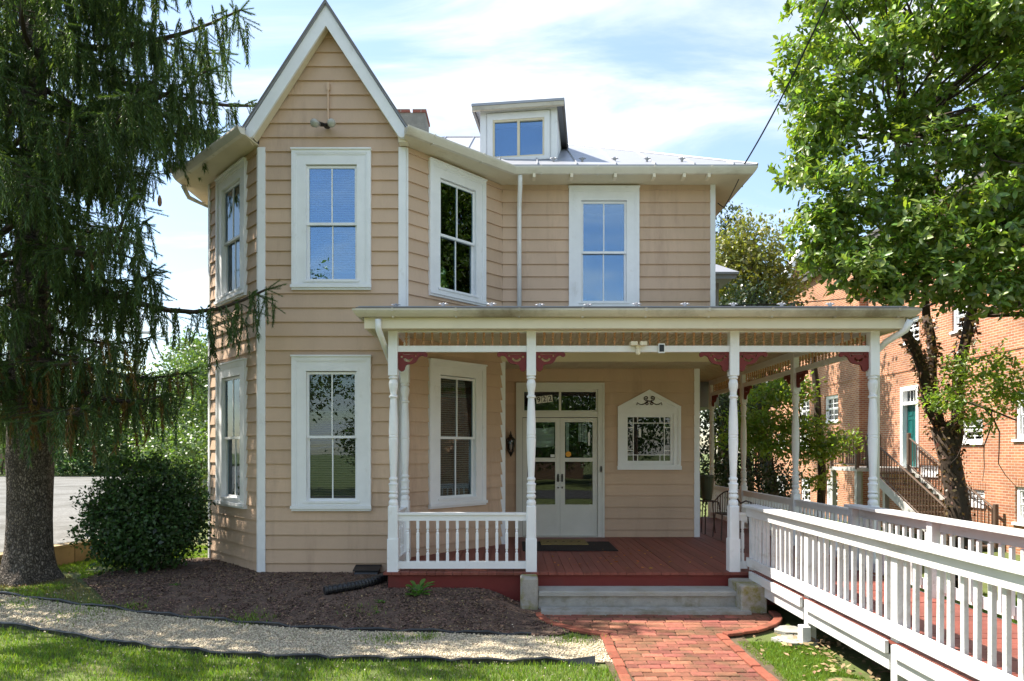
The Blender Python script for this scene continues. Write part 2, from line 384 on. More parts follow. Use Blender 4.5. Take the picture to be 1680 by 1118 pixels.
class MB:
    def __init__(s): s.v = []; s.f = []
    def add(s, vs, fs):
        n = len(s.v); s.v += [tuple(q) for q in vs]; s.f += [[n + i for i in f] for f in fs]; return s
    def hexa(s, c):   # 8 corners: bottom ring 0-3, top ring 4-7
        return s.add(c, [(0, 3, 2, 1), (4, 5, 6, 7), (0, 1, 5, 4), (1, 2, 6, 5), (2, 3, 7, 6), (3, 0, 4, 7)])
    def box(s, x0, x1, y0, y1, z0, z1):
        return s.hexa([(x0, y0, z0), (x1, y0, z0), (x1, y1, z0), (x0, y1, z0), (x0, y0, z1), (x1, y0, z1), (x1, y1, z1), (x0, y1, z1)])
    def fb(s, fr, u0, u1, v0, v1, w0, w1):
        return s.hexa([fr.p(u0, v0, w1), fr.p(u1, v0, w1), fr.p(u1, v0, w0), fr.p(u0, v0, w0), fr.p(u0, v1, w1), fr.p(u1, v1, w1), fr.p(u1, v1, w0), fr.p(u0, v1, w0)])
    def frame(s, fr, u0, u1, v0, v1, l, t, b, w0, w1):
        s.fb(fr, u0, u1, v1 - t, v1, w0, w1); s.fb(fr, u0, u1, v0, v0 + b, w0, w1)
        s.fb(fr, u0, u0 + l, v0 + b, v1 - t, w0, w1); s.fb(fr, u1 - l, u1, v0 + b, v1 - t, w0, w1); return s
    def bx(s, c, sx, sy, sz, ch=0.0):   # box by base centre with chamfered vertical and top edges
        x, y, z = c
        if not ch: return s.box(x - sx / 2, x + sx / 2, y - sy / 2, y + sy / 2, z, z + sz)
        def ring(k, zz):
            a, b = sx / 2 - k, sy / 2 - k
            return [(x - a + ch, y - b, zz), (x + a - ch, y - b, zz), (x + a, y - b + ch, zz), (x + a, y + b - ch, zz), (x + a - ch, y + b, zz), (x - a + ch, y + b, zz), (x - a, y + b - ch, zz), (x - a, y - b + ch, zz)]
        v = ring(0, z) + ring(0, z + sz - ch) + ring(ch, z + sz)
        f = [tuple(range(7, -1, -1)), tuple(range(16, 24))]
        for r_ in (0, 8):
            for i in range(8): f.append((r_ + i, r_ + (i + 1) % 8, r_ + 8 + (i + 1) % 8, r_ + 8 + i))
        return s.add(v, f)
    def tube(s, pts, r, n=8, caps=True):
        pts = [Vector(p) for p in pts]; rs = r if isinstance(r, (list, tuple)) else [r] * len(pts)
        base = len(s.v); ref = None
        for i, p in enumerate(pts):
            d = (pts[min(i + 1, len(pts) - 1)] - pts[max(i - 1, 0)]).normalized()
            if ref is None: ref = Vector((0, 0, 1)) if abs(d.z) < 0.9 else Vector((1, 0, 0))
            a = d.cross(ref).normalized(); b = d.cross(a).normalized(); ref = a.cross(d).normalized() * 1.0
            ref = -b if (-b).dot(ref) > 0 else b
            for k in range(n):
                t = 2 * math.pi * k / n
                s.v.append(tuple(p + (a * math.cos(t) + b * math.sin(t)) * rs[i]))
        for i in range(len(pts) - 1):
            for k in range(n):
                s.f.append([base + i * n + k, base + i * n + (k + 1) % n, base + (i + 1) * n + (k + 1) % n, base + (i + 1) * n + k])
        if caps:
            s.f.append([base + k for k in range(n)][::-1]); s.f.append([base + (len(pts) - 1) * n + k for k in range(n)])
        return s
    def lathe(s, c, prof, n=12):
        base = len(s.v)
        for r, z in prof:
            for k in range(n):
                t = 2 * math.pi * (k + 0.5) / n
                s.v.append((c[0] + r * math.cos(t), c[1] + r * math.sin(t), c[2] + z))
        for i in range(len(prof) - 1):
            for k in range(n):
                s.f.append([base + i * n + k, base + i * n + (k + 1) % n, base + (i + 1) * n + (k + 1) % n, base + (i + 1) * n + k])
        s.f.append([base + k for k in range(n)][::-1]); s.f.append([base + (len(prof) - 1) * n + k for k in range(n)])
        return s
    def ext(s, fr, pts, w0, w1):   # polygon in (u, v) extruded
        n = len(pts)
        v = [fr.p(u, z, w1) for u, z in pts] + [fr.p(u, z, w0) for u, z in pts]
        f = [tuple(range(n)), tuple(range(2 * n - 1, n - 1, -1))] + [(i, n + i, n + (i + 1) % n, (i + 1) % n) for i in range(n)]
        return s.add(v, f)
    def sheet(s, pts, th):          # polygon of 3-D points thickened downwards
        n = len(pts)
        v = [tuple(p) for p in pts] + [(p[0], p[1], p[2] - th) for p in pts]
        f = [tuple(range(n)), tuple(range(2 * n - 1, n - 1, -1))] + [(i, n + i, n + (i + 1) % n, (i + 1) % n) for i in range(n)]
        return s.add(v, f)
    def build(s, name, mat, parent=None, origin=None, smooth=False):
        return mk(name, s.v, s.f, mat, parent, origin, smooth)
def curve_mesh(splines, depth, bevel=0.0):
    """2-D closed outlines -> (verts, faces), x/y in the outline plane, z the thickness"""
    cu = bpy.data.curves.new('tmp', 'CURVE'); cu.dimensions = '2D'; cu.fill_mode = 'BOTH'; cu.extrude = depth / 2
    for sp in splines:
        q = cu.splines.new('POLY'); q.points.add(len(sp) - 1); q.use_cyclic_u = True
        for i, (x, y) in enumerate(sp): q.points[i].co = (x, y, 0, 1)
    o = bpy.data.objects.new('tmp', cu)
    me = bpy.data.meshes.new_from_object(o)
    v = [tuple(x.co) for x in me.vertices]; f = [tuple(p.vertices) for p in me.polygons]
    bpy.data.objects.remove(o); bpy.data.curves.remove(cu); bpy.data.meshes.remove(me)
    return v, f
def text_mesh(body, size, depth=0.002):
    cu = bpy.data.curves.new('tmp', 'FONT'); cu.body = body; cu.size = size; cu.extrude = depth / 2; cu.align_x = 'CENTER'; cu.align_y = 'CENTER'
    cu.offset = size * 0.015
    o = bpy.data.objects.new('tmp', cu)
    me = bpy.data.meshes.new_from_object(o)
    v = [tuple(x.co) for x in me.vertices]; f = [tuple(p.vertices) for p in me.polygons]
    bpy.data.objects.remove(o); bpy.data.curves.remove(cu); bpy.data.meshes.remove(me)
    return v, f
def place2d(v, fr, u, z, w, rot=0.0, mirror=False):
    c, s_ = math.cos(rot), math.sin(rot); o = []
    for x, y, d in v:
        if mirror: x = -x
        o.append(fr.p(u + x * c - y * s_, z + x * s_ + y * c, w + d))
    return o

# ---- fast numpy scatter
def basis(xd, zd):
    xd = xd / np.linalg.norm(xd, axis=1, keepdims=True)
    zd = zd - (zd * xd).sum(1, keepdims=True) * xd
    zd = zd / np.maximum(np.linalg.norm(zd, axis=1, keepdims=True), 1e-6)
    yd = np.cross(zd, xd)
    return np.stack([xd, yd, zd], axis=2)     # columns are axes
def scatter(name, bv, bf, loc, rot, scl, mat, parent=None, origin=None, extra=None):
    bv = np.asarray(bv, float); bf = np.asarray(bf, int)
    n, m, k = len(loc), len(bv), bf.shape[1]
    scl = np.asarray(scl, float)
    if scl.ndim == 1: scl = scl[:, None]
    loc_b = bv[None] * (scl[:, None, :] if scl.shape[1] == 3 else scl[:, :, None])
    v = np.einsum('nij,nmj->nmi', rot, loc_b) + loc[:, None, :]
    v = v.reshape(-1, 3)
    f = (bf[None] + (np.arange(n) * m)[:, None, None]).reshape(-1, k)
    if extra is not None:
        ev, ef = extra
        ev = np.asarray(ev, float)
    if origin is None:
        lo, hi = v.min(0), v.max(0); origin = ((lo[0] + hi[0]) / 2, (lo[1] + hi[1]) / 2, lo[2])
    v = v - np.asarray(origin)
    me = bpy.data.meshes.new(name)
    me.vertices.add(len(v)); me.vertices.foreach_set('co', v.astype(np.float32).ravel())
    me.loops.add(f.size); me.loops.foreach_set('vertex_index', f.astype(np.int32).ravel())
    me.polygons.add(len(f)); me.polygons.foreach_set('loop_start', (np.arange(len(f)) * k).astype(np.int32))
    me.polygons.foreach_set('loop_total', np.full(len(f), k, np.int32))
    me.materials.append(MT[mat]); me.update(calc_edges=True)
    return attach(bpy.data.objects.new(name, me), parent, origin)
def rdir(n, up=0.0):
    d = rng.normal(size=(n, 3)); d /= np.linalg.norm(d, axis=1, keepdims=True); d[:, 2] += up
    return d / np.linalg.norm(d, axis=1, keepdims=True)
LEAF_V = [(0, 0, 0), (0.32, 0.2, 0.05), (0.32, -0.2, 0.05), (0.72, 0.19, 0.04), (0.72, -0.19, 0.04), (1, 0, -0.06), (0.5, 0, -0.02)]
LEAF_F = [(0, 6, 1), (0, 2, 6), (1, 6, 3), (2, 4, 6), (3, 6, 5), (4, 5, 6)]
SLEAF_V = [(0, 0, 0), (0.45, 0.28, 0.06), (0.45, -0.28, 0.06), (1, 0, -0.04)]
SLEAF_F = [(0, 2, 1), (1, 2, 3)]
# ================================================================== SETTING
xs = np.concatenate([np.linspace(-420, -14, 9)[:-1], np.linspace(-14, 15, 146), np.linspace(15, 420, 9)[1:]])
ys = np.concatenate([np.linspace(-300, 3, 9)[:-1], np.linspace(3, 20, 103), np.linspace(20, 600, 9)[1:]])
gx, gy = np.meshgrid(xs, ys)
gzv = gz(gx, gy) + 0.008 * np.sin(gx * 3.1 + gy * 1.7) * np.sin(gy * 2.3 - gx) * ((gx > -13) & (gx < 14) & (gy > 3.2) & (gy < 19)) - 0.012
gv = np.stack([gx, gy, gzv], -1).reshape(-1, 3)
nx = len(xs)
gf = [(j * nx + i, j * nx + i + 1, (j + 1) * nx + i + 1, (j + 1) * nx + i) for j in range(len(ys) - 1) for i in range(nx - 1)]
ground = tag(mk('ground', gv, gf, 'lawn', None, (0, 0, 0), True), kind='structure')

LOW = [(-200, 1000), (0, 1027), (67, 1035), (133, 1048), (200, 1058), (267, 1066), (350, 1074), (417, 1079), (560, 1083), (679, 1085), (798, 1088), (917, 1087), (976, 1088)]
UPP = [(-200, 950), (0, 977), (37, 981), (110, 992), (173, 999), (250, 1010), (333, 1018), (417, 1026), (500, 1033), (604, 1037), (738, 1040), (798, 1043), (872, 1045)]
def onground(px, py, up=0.0):
    z = 0.0
    for _ in range(12):
        x, y = G0(px, py, z); z = 0.5 * z + 0.5 * float(gz(x, y))
    x, y = G0(px, py, z)
    return (x, y, z + up)
def edge_pts(tab, px0, px1, n):
    a = np.array(tab, float)
    return [onground(p, np.interp(p, a[:, 0], a[:, 1])) for p in np.linspace(px0, px1, n)]
def strip(name, A, B, nv, mat, up, bump=0.0):
    v = []; n = len(A)
    for i in range(n):
        for j in range(nv + 1):
            t = j / nv
            x = A[i][0] * (1 - t) + B[i][0] * t; y = A[i][1] * (1 - t) + B[i][1] * t
            v.append((x, y, float(gz(x, y)) + up + bump * rng.rand() * (0 < j < nv)))
    f = [(i * (nv + 1) + j, (i + 1) * (nv + 1) + j, (i + 1) * (nv + 1) + j + 1, i * (nv + 1) + j + 1) for i in range(n - 1) for j in range(nv)]
    return tag(mk(name, v, f, mat, None, None, True), kind='structure')
eLo = edge_pts(LOW, -190, 976, 60); eUp = edge_pts(UPP, -190, 872, 60)
gpA = edge_pts(LOW, -190, 976, 60); gpB = [q for q in eUp]
gpA[-1] = (0.93, 6.05, 0); gpA[-2] = (0.84, 6.1, 0)
gpB = edge_pts(UPP, -190, 872, 58) + [(0.5, 6.93, 0), (0.93, 6.82, 0)]
gravel_path = strip('gravel_path', gpA, gpB, 14, 'gravel_base', 0.006, 0.006)
# mulch bed
bedA = edge_pts(UPP, 178, 872, 60) 
bedA = bedA[:-3] + [(0.35, 6.98, 0), (0.55, 7.05, 0), (0.62, 7.12, 0)]
topl = np.array([(-6.0, 9.2), (-6.1, 9.9), (-5.6, 10.75), (-5.05, 10.95), (-3.62, 9.56), (-1.5, 9.56), (-1.46, 8.46), (0.3, 8.46)])
s_ = np.r_[0, np.cumsum(np.linalg.norm(np.diff(topl, axis=0), axis=1))]
tt = np.linspace(0, s_[-1], 60)
bedB = [(float(np.interp(q, s_, topl[:, 0])), float(np.interp(q, s_, topl[:, 1])), 0) for q in tt]
mulch_bed = strip('mulch_bed', bedA, bedB, 24, 'soil', 0.004, 0.022)

# parking lot behind the block wall
def wallx(y): return -7.45 + 0.23 * (y - 9.58)
lot = MB()
lp = [(wallx(5.0) - 0.1, 5.0), (wallx(9.58) - 0.1, 9.58), (wallx(12.5) - 0.1, 12.5), (-8.6, 18), (-13, 26), (-13, 39.5), (-60, 39.5), (-60, 5.0)]
lot.sheet([(x, y, 0.43) for x, y in lp], 0.3)
tag(lot.build('parking_lot', 'lot'), kind='structure')
vg = MB(); vg.sheet([(-70, 39.5, 0.47), (20, 39.5, 0.47), (20, 70, 0.9), (-70, 70, 0.9)], 0.3)
tag(vg.build('grass_verge', 'lawn'), kind='structure')
rd = MB(); rd.sheet([(-80, -9.5, 0.002), (80, -9.5, 0.002), (80, -3.2, 0.002), (-80, -3.2, 0.002)], 0.01)
tag(rd.build('road', 'asphalt'), kind='structure')

# block retaining wall
bw = thing('retaining_wall', (wallx(9), 9, 0), 'low tan block retaining wall holding up the gravel parking lot', 'wall')
yy = 5.6
while yy < 12.4:
    L = 0.40
    for c in range(1):
        a = (wallx(yy), yy); b = (wallx(yy + L - 0.012), yy + L - 0.012)
        fr = Fr(b, a)   # faces +x side
        fr = Fr(a, b)
        m = MB().fb(fr, 0, fr.L, 0.0, 0.405, -0.2, 0.0 + 0.006 * random.random())
        m.build('block', 'block', bw)
    yy += L
m = MB(); fr = Fr((wallx(5.6), 5.6), (wallx(12.4), 12.4)); m.fb(fr, 0, fr.L, 0.41, 0.45, -0.22, 0.012); m.build('coping', 'block', bw)

# brick path with landing
path = MB()
arc = [(1.72 + 1.44 * math.cos(t), 7.86 - 1.06 * math.sin(t)) for t in np.linspace(0, math.pi, 25)]
pl = [(3.16, 7.95)] + [p for p in arc if p[0] > 2.28] + [(2.28, 4.6), (0.90, 4.6)] + [p for p in arc if p[0] < 0.90] + [(0.28, 7.95)]
path.sheet([(x, y, 0.008) for x, y in pl], 0.05)
brick_path = tag(path.build('brick_path', 'sand_joint'), kind='structure')
bm_ = MB().bx((0, 0, -0.03), 0.2, 0.094, 0.03, 0.006)
def shared(mb, name, mat):
    me = bpy.data.meshes.new(name); me.from_pydata(mb.v, [], mb.f); me.materials.append(MT[mat]); me.update(); return me
BR = shared(bm_, 'brick', 'paver'); BRE = shared(bm_, 'edging_brick', 'paver_edge')
D = 4.95; row = 0
while D < 7.8:
    if D < 6.88: x0, x1 = 1.035, 2.145
    else:
        h = 1.33 * math.sqrt(max(0, 1 - ((7.86 - D) / 1.0) ** 2)); x0, x1 = 1.72 - h, 1.72 + h
        if D < 7.0: x0, x1 = min(x0, 1.035), max(x1, 2.145)
    x = x0 - (0.104 if row % 2 else 0.0) + rng.uniform(-0.015, 0.015)
    while x < x1:
        a, b = max(x, x0), min(x + 0.2, x1)
        if b - a > 0.035:
            inst('brick', BR, ((a + b) / 2, D + 0.047, 0.022 + rng.uniform(-0.005, 0.004)), brick_path,
                 (rng.uniform(-.02, .02), rng.uniform(-.012, .012), rng.uniform(-.018, .018)), ((b - a) / 0.2, 1, 1))
        x += 0.208
    D += 0.105; row += 1
for X in (0.975, 2.205):
    D = 4.9
    while D < 6.8:
        inst('edging_brick', BRE, (X + rng.uniform(-.006, .006), D + 0.1, 0.032 + rng.uniform(-.006, .006)), brick_path, (0, 0, R(90) + rng.uniform(-.02, .02)), (1, 1.0, 1)); D += 0.207
for k in range(40):
    t = math.pi * (k + 0.5) / 21.0
    if t > math.pi: break
    x, y = 1.72 + 1.39 * math.cos(t), 7.86 - 1.03 * math.sin(t)
    if abs(x - 1.72 + 0.13) < 0.62: continue
    tg = math.atan2(-1.03 * math.cos(t), -1.39 * math.sin(t))
    inst('edging_brick', BRE, (x, y, 0.036 + (0.02 if x > 1.7 else -0.004) + rng.uniform(-.004, .006)), brick_path, (0, rng.uniform(-.03, .03), tg), (0.97, 1.0, 1))
for (cx, cy, sx, sy) in ((3.02, 7.18, 0.34, 0.3), (2.92, 6.78, 0.42, 0.36)):
    m = MB(); n = 9
    pts = [(cx + sx / 2 * math.cos(2 * math.pi * k / n) * rng.uniform(.85, 1.2), cy + sy / 2 * math.sin(2 * math.pi * k / n) * rng.uniform(.85, 1.15), 0.025) for k in range(n)]
    m.sheet(pts, 0.04)
    tag(m.build('stepping_stone', 'concrete'), 'flat grey stone ' + ('nearer the lawn' if cy < 7 else 'against the stair pier') + ' in the ground beside the ramp', 'stone', 'flat stones by the ramp')

# ================================================================== HOUSE
D1, D2, D3, DP = 9.515, 10.91, 11.82, 8.47
XL, XA, XB, XC, XR = -5.0, -3.65, -1.54, -0.17, 3.35
house = thing('house', (-0.8, 10.9, 0.1), 'two-storey tan clapboard house with pointed front gable and wraparound spindle porch', 'house')
FLOOR = 0.42
frL = Fr((XL, D2), (XA, D1)); frF = Fr((XA, D1), (XB, D1)); frR = Fr((XB, D1), (XC, D2))
frU = Fr((XC, D2), (XR, D2)); frD = Fr((XC + 0.06, D3), (XR, D3))
frS = Fr((XR, D2), (XR, 18.0)); frW = Fr((XL, 18.0), (XL, D2)); frS2 = Fr((XR, D3), (XR, 18.0))
PITCH = 0.2047; ZREF = 6.282
def siding(wall, fr, u0, u1, vb, vt, ops, gable=None):
    k0 = math.floor((vb - ZREF) / PITCH)
    z = ZREF + k0 * PITCH
    while z < vt:
        a, b = max(z, vb), min(z + PITCH, vt)
        th = lambda v: 0.030 - 0.025 * (v - z) / PITCH
        if b - a > 0.02:
            def lim(v):
                if gable is None: return u0, u1
                uc, ztop, sl = gable; h = max(0.0, (ztop - v) / sl); return max(u0, uc - h), min(u1, uc + h)
            cuts = sorted({u0, u1} | {min(max(q, u0), u1) for o in ops for q in o[:2]})
            secs = []
            for i in range(len(cuts) - 1):
                c0, c1 = cuts[i], cuts[i + 1]
                if c1 - c0 < 1e-4: continue
                iv = [(a, b)]
                for o in ops:
                    if o[0] <= c0 + 1e-5 and o[1] >= c1 - 1e-5:
                        nv = []
                        for q0, q1 in iv:
                            if o[3] <= q0 or o[2] >= q1: nv.append((q0, q1)); continue
                            if o[2] > q0: nv.append((q0, o[2]))
                            if o[3] < q1: nv.append((o[3], q1))
                        iv = nv
                secs.append([(c0, c1, q0, q1) for q0, q1 in iv if q1 - q0 > 0.01])
            run = MB()
            def flush():
                nonlocal run
                if run.v: run.build('siding_board', 'siding', wall)
                run = MB()
            for sl_ in secs:
                if not sl_: flush(); continue
                for (c0, c1, q0, q1) in sl_:
                    l0, r0 = lim(q0); l1, r1 = lim(q1)
                    A0, B0, A1, B1 = max(c0, l0), min(c1, r0), max(c0, l1), min(c1, r1)
                    if B0 - A0 < 0.01: continue
                    if B1 < A1: A1 = B1 = (A1 + B1) / 2
                    t0, t1 = th(q0), th(q1)
                    run.hexa([fr.p(A0, q0, t0), fr.p(B0, q0, t0), fr.p(B0, q0, -0.01), fr.p(A0, q0, -0.01), fr.p(A1, q1, t1), fr.p(B1, q1, t1), fr.p(B1, q1, -0.01), fr.p(A1, q1, -0.01)])
            flush()
        z += PITCH
def wall_slab(name, fr, u0, u1, vb, vt, ops, th=0.1, top=None):
    m = MB()
    cu = sorted({u0, u1} | {q for o in ops for q in o[:2]})
    for i in range(len(cu) - 1):
        c0, c1 = cu[i], cu[i + 1]
        iv = [(vb, vt)]
        for o in ops:
            if o[0] <= c0 + 1e-5 and o[1] >= c1 - 1e-5:
                nv = []
                for q0, q1 in iv:
                    if o[3] <= q0 or o[2] >= q1: nv.append((q0, q1)); continue
                    if o[2] > q0: nv.append((q0, o[2]))
                    if o[3] < q1: nv.append((o[3], q1))
                iv = nv
        for q0, q1 in iv: m.fb(fr, c0, c1, q0, q1, -th, -0.008)
    if top: m.ext(fr, top, -th, -0.008)
    return m.build(name, 'wall_back', house)

CW, CT, CB = 0.205, 0.215, 0.14
def dh_window(fr, uc, z0, z1, w=1.14, glass='glass', blind='blind', bz=0.0, slat=0.034):
    """double-hung window; returns siding opening and wall opening"""
    u0, u1 = uc - w / 2, uc + w / 2
    m = MB()
    m.frame(fr, u0 + 0.05, u1 - 0.05, z0 + 0.03, z1 - 0.05, CW - 0.05, CT - 0.06, CB - 0.03, -0.06, 0.045)
    m.frame(fr, u0, u1, z0, z1, 0.05, 0.05, 0.03, -0.02, 0.062)
    m.fb(fr, u0 - 0.008, u1 + 0.008, z1, z1 + 0.022, -0.02, 0.082)
    m.frame(fr, u0 + 0.05, u1 - 0.05, z0 + 0.03, z1 - 0.05, 0.022, 0.022, 0.01, 0.045, 0.055)
    win = m.build('window', 'white', house)
    a0, a1, b0, b1 = u0 + CW, u1 - CW, z0 + CB, z1 - CT
    m = MB(); m.fb(fr, u0 - 0.012, u1 + 0.012, z0 + 0.03, z0 + 0.075, 0.0625, 0.085); m.fb(fr, a0 - 0.04, a1 + 0.04, b0 - 0.025, b0 + 0.004, 0.046, 0.06); m.build('sill', 'white', win)
    mid = b0 + (b1 - b0) * 0.497
    for (q0, q1, wo) in ((mid - 0.02, b1, 0.008), (b0, mid + 0.02, -0.026)):
        m = MB(); m.frame(fr, a0, a1, q0, q1, 0.036, 0.036, 0.036, wo - 0.03, wo); m.build('sash', 'white', win)
        m = MB(); um = (a0 + a1) / 2; m.fb(fr, um - 0.009, um + 0.009, q0 + 0.036, q1 - 0.036, wo - 0.024, wo - 0.004); m.build('muntin', 'white', win)
        for (p0, p1) in ((a0 + 0.03, um - 0.006), (um + 0.006, a1 - 0.03)):
            MB().fb(fr, p0, p1, q0 + 0.03, q1 - 0.03, wo - 0.017, wo - 0.013).build('pane', glass, win)
    if blind:
        m = MB(); z = b0 + 0.03 + bz * (b1 - b0); 
        m.fb(fr, a0 + 0.01, a1 - 0.01, z - 0.02, z - 0.004, -0.11, -0.085)
        while z < b1:
            m.add([fr.p(a0 + 0.01, z, -0.085), fr.p(a1 - 0.01, z, -0.085), fr.p(a1 - 0.01, z + 0.022, -0.105), fr.p(a0 + 0.01, z + 0.022, -0.105)], [(0, 1, 2, 3)])
            z += slat
        b = m.build('blind', blind, win); b['kind'] = 'stuff'
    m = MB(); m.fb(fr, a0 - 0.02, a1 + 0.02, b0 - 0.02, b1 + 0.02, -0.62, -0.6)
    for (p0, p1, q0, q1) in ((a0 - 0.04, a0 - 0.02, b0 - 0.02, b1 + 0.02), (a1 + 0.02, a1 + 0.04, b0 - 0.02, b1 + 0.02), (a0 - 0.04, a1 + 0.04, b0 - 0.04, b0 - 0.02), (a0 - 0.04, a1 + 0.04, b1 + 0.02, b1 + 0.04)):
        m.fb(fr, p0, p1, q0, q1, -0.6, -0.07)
    m.build('dark_backing', 'dark_room', win)
    return (u0 + 0.03, u1 - 0.03, z0 + 0.02, z1 - 0.02), (a0 - 0.03, a1 + 0.03, b0 - 0.03, b1 + 0.03)

WU = (4.28, 6.295); WL = (1.10, 3.32)
zb = 0.10
ops = {}
for key, fr, bl in (('L', frL, 'blind_dark'), ('F', frF, 'blind'), ('R', frR, 'blind_dark')):
    uc = fr.L / 2 + (-0.005 if key == 'F' else 0)
    a = dh_window(fr, uc, *WU, glass='glass_sky' if key == 'F' else 'glass', blind=bl if key == 'F' else None, bz=0.08 if key == 'F' else 0)
    b = dh_window(fr, uc, *WL, glass='glass', blind='blind_dark')
    ops[key] = (a, b)
GSL = 1.55; GT = 8.13
for key, fr, nmx in (('L', frL, 'bay_left_wall'), ('F', frF, 'bay_front_wall'), ('R', frR, 'bay_right_wall')):
    so = [q[0] for q in ops[key]]; wo = [q[1] for q in ops[key]]
    vt = 6.36 if key != 'F' else GT
    top = None
    if key == 'F':
        top = [(0.0, 6.48), (fr.L, 6.48), (fr.L / 2, 6.48 + fr.L / 2 * GSL)]
    vb_ = zb if key != 'R' else 0.30
    w_ = wall_slab('wall', fr, 0, fr.L, vb_, 6.36 if key != 'F' else 6.48, wo, top=top)
    siding(w_, fr, 0.0, fr.L, vb_, vt, so, (fr.L / 2, GT, GSL) if key == 'F' else None)
# corner boards
def cboard(fr, u0, u1, z0, z1, w=0.034):
    return MB().fb(fr, u0, u1, z0, z1, 0.0, w).build('corner_board', 'white', house)
cboard(frF, -0.012, 0.095, 0.165, 6.34, 0.036); cboard(frF, frF.L - 0.095, frF.L + 0.012, 0.165, 6.34, 0.036)
cboard(frL, -0.012, 0.06, 0.14, 6.36); cboard(frL, frL.L - 0.03, frL.L + 0.004, 0.165, 6.34, 0.03); cboard(frR, -0.004, 0.03, 0.165, 6.34, 0.03)
# upper main wall over the recessed entry
aU = dh_window(frU, 1.69 , WU[0], 6.31, w=1.16, glass='glass_sky', blind=None)
w_ = wall_slab('wall', frU, 0, frU.L, 3.45, 6.38, [aU[1]])
siding(w_, frU, 0.012, frU.L, 3.6, 6.37, [aU[0]])
cboard(frU, frU.L - 0.07, frU.L + 0.012, 3.62, 6.37)
# door wall
DU0, DU1, DZ = 0.077 - frD.a.x, 1.649 - frD.a.x, 3.184
door_op = (DU0 + 0.03, DU1 - 0.03, 0.3, DZ - 0.03)
PW0, PW1, PZ0, PZ1, PZA = 1.893 - frD.a.x, 3.02 - frD.a.x, 1.626, 2.753, 3.048
pw_op = (PW0 + 0.03, PW1 - 0.03, PZ0 + 0.03, PZ1 - 0.01)
w_ = wall_slab('wall', frD, -0.05, frD.L, 0.3, 3.46, [(DU0 + 0.1, DU1 - 0.1, 0.3, DZ - 0.1), (PW0 + 0.13, PW1 - 0.13, PZ0 + 0.13, PZ1 - 0.13)])
siding(w_, frD, -0.05, frD.L, FLOOR, 3.455, [door_op, pw_op])
cboard(frD, frD.L - 0.085, frD.L + 0.012, FLOOR, 3.44)
# return wall left of the entry, with its corner board
MB().box(XC - 0.04, XC + 0.05, D2 + 0.02, D3 + 0.05, 0.3, 3.46).build('return_wall', 'siding', house)
MB().box(XC - 0.055, XC + 0.06, D2 - 0.03, D2 + 0.019, FLOOR, 3.595).build('corner_board', 'white', house)
# side walls
w_ = wall_slab('wall', frS, 0.01, frS.L, 3.45, 6.36, []); siding(w_, frS, 0.01, frS.L, 3.5, 6.36, [])
w_ = wall_slab('wall', frS2, 0.01, frS2.L, 0.1, 3.44, []); siding(w_, frS2, 0.01, frS2.L, FLOOR, 3.44, [])
w_ = wall_slab('wall', frW, 0.0, frW.L - 0.02, 0.1, 6.36, []); siding(w_, frW, 0, frW.L - 0.02, 0.12, 6.36, [])
MB().box(XL, XR, 17.95, 18.05, 0.1, 6.4).build('wall', 'siding', house)
# header beam over the recess and recess ceiling
MB().box(XC - 0.03, XR + 0.02, D2 - 0.04, D2 + 0.04, 3.44, 3.598).build('header_beam', 'cream', house)

# ---- the double door
fr = frD
m = MB()
m.fb(fr, DU0, DU0 + 0.11, FLOOR, DZ, -0.05, 0.045); m.fb(fr, DU1 - 0.11, DU1, FLOOR, DZ, -0.05, 0.045); m.fb(fr, DU0 + 0.11, DU1 - 0.11, DZ - 0.12, DZ, -0.05, 0.045)
m.fb(fr, DU0 - 0.005, DU0 + 0.03, FLOOR, DZ - 0.002, 0.046, 0.062); m.fb(fr, DU1 - 0.03, DU1 + 0.005, FLOOR, DZ - 0.002, 0.046, 0.062); m.fb(fr, DU0 + 0.03, DU1 - 0.03, DZ - 0.035, DZ, 0.046, 0.062)
m.fb(fr, DU0 + 0.11, DU1 - 0.11, 2.567, 2.66, -0.05, 0.03)
m.fb(fr, DU0 + 0.11, DU1 - 0.11, FLOOR, FLOOR + 0.012, -0.05, 0.06)
doorf = m.build('door', 'door_white', house)
d0, d1 = DU0 + 0.112, DU1 - 0.112; dm = (d0 + d1) / 2
tr = MB(); tr.frame(fr, d0, d1, 2.66, DZ - 0.12, 0.03, 0.04, 0.03, -0.04, 0.0); tr.fb(fr, dm - 0.02, dm + 0.02, 2.69, DZ - 0.16, -0.04, 0.0); tr.build('transom_frame', 'door_white', doorf)
for p0, p1 in ((d0 + 0.03, dm - 0.02), (dm + 0.02, d1 - 0.03)):
    MB().fb(fr, p0, p1, 2.69, DZ - 0.16, -0.025, -0.02).build('pane', 'glass_dark', doorf)
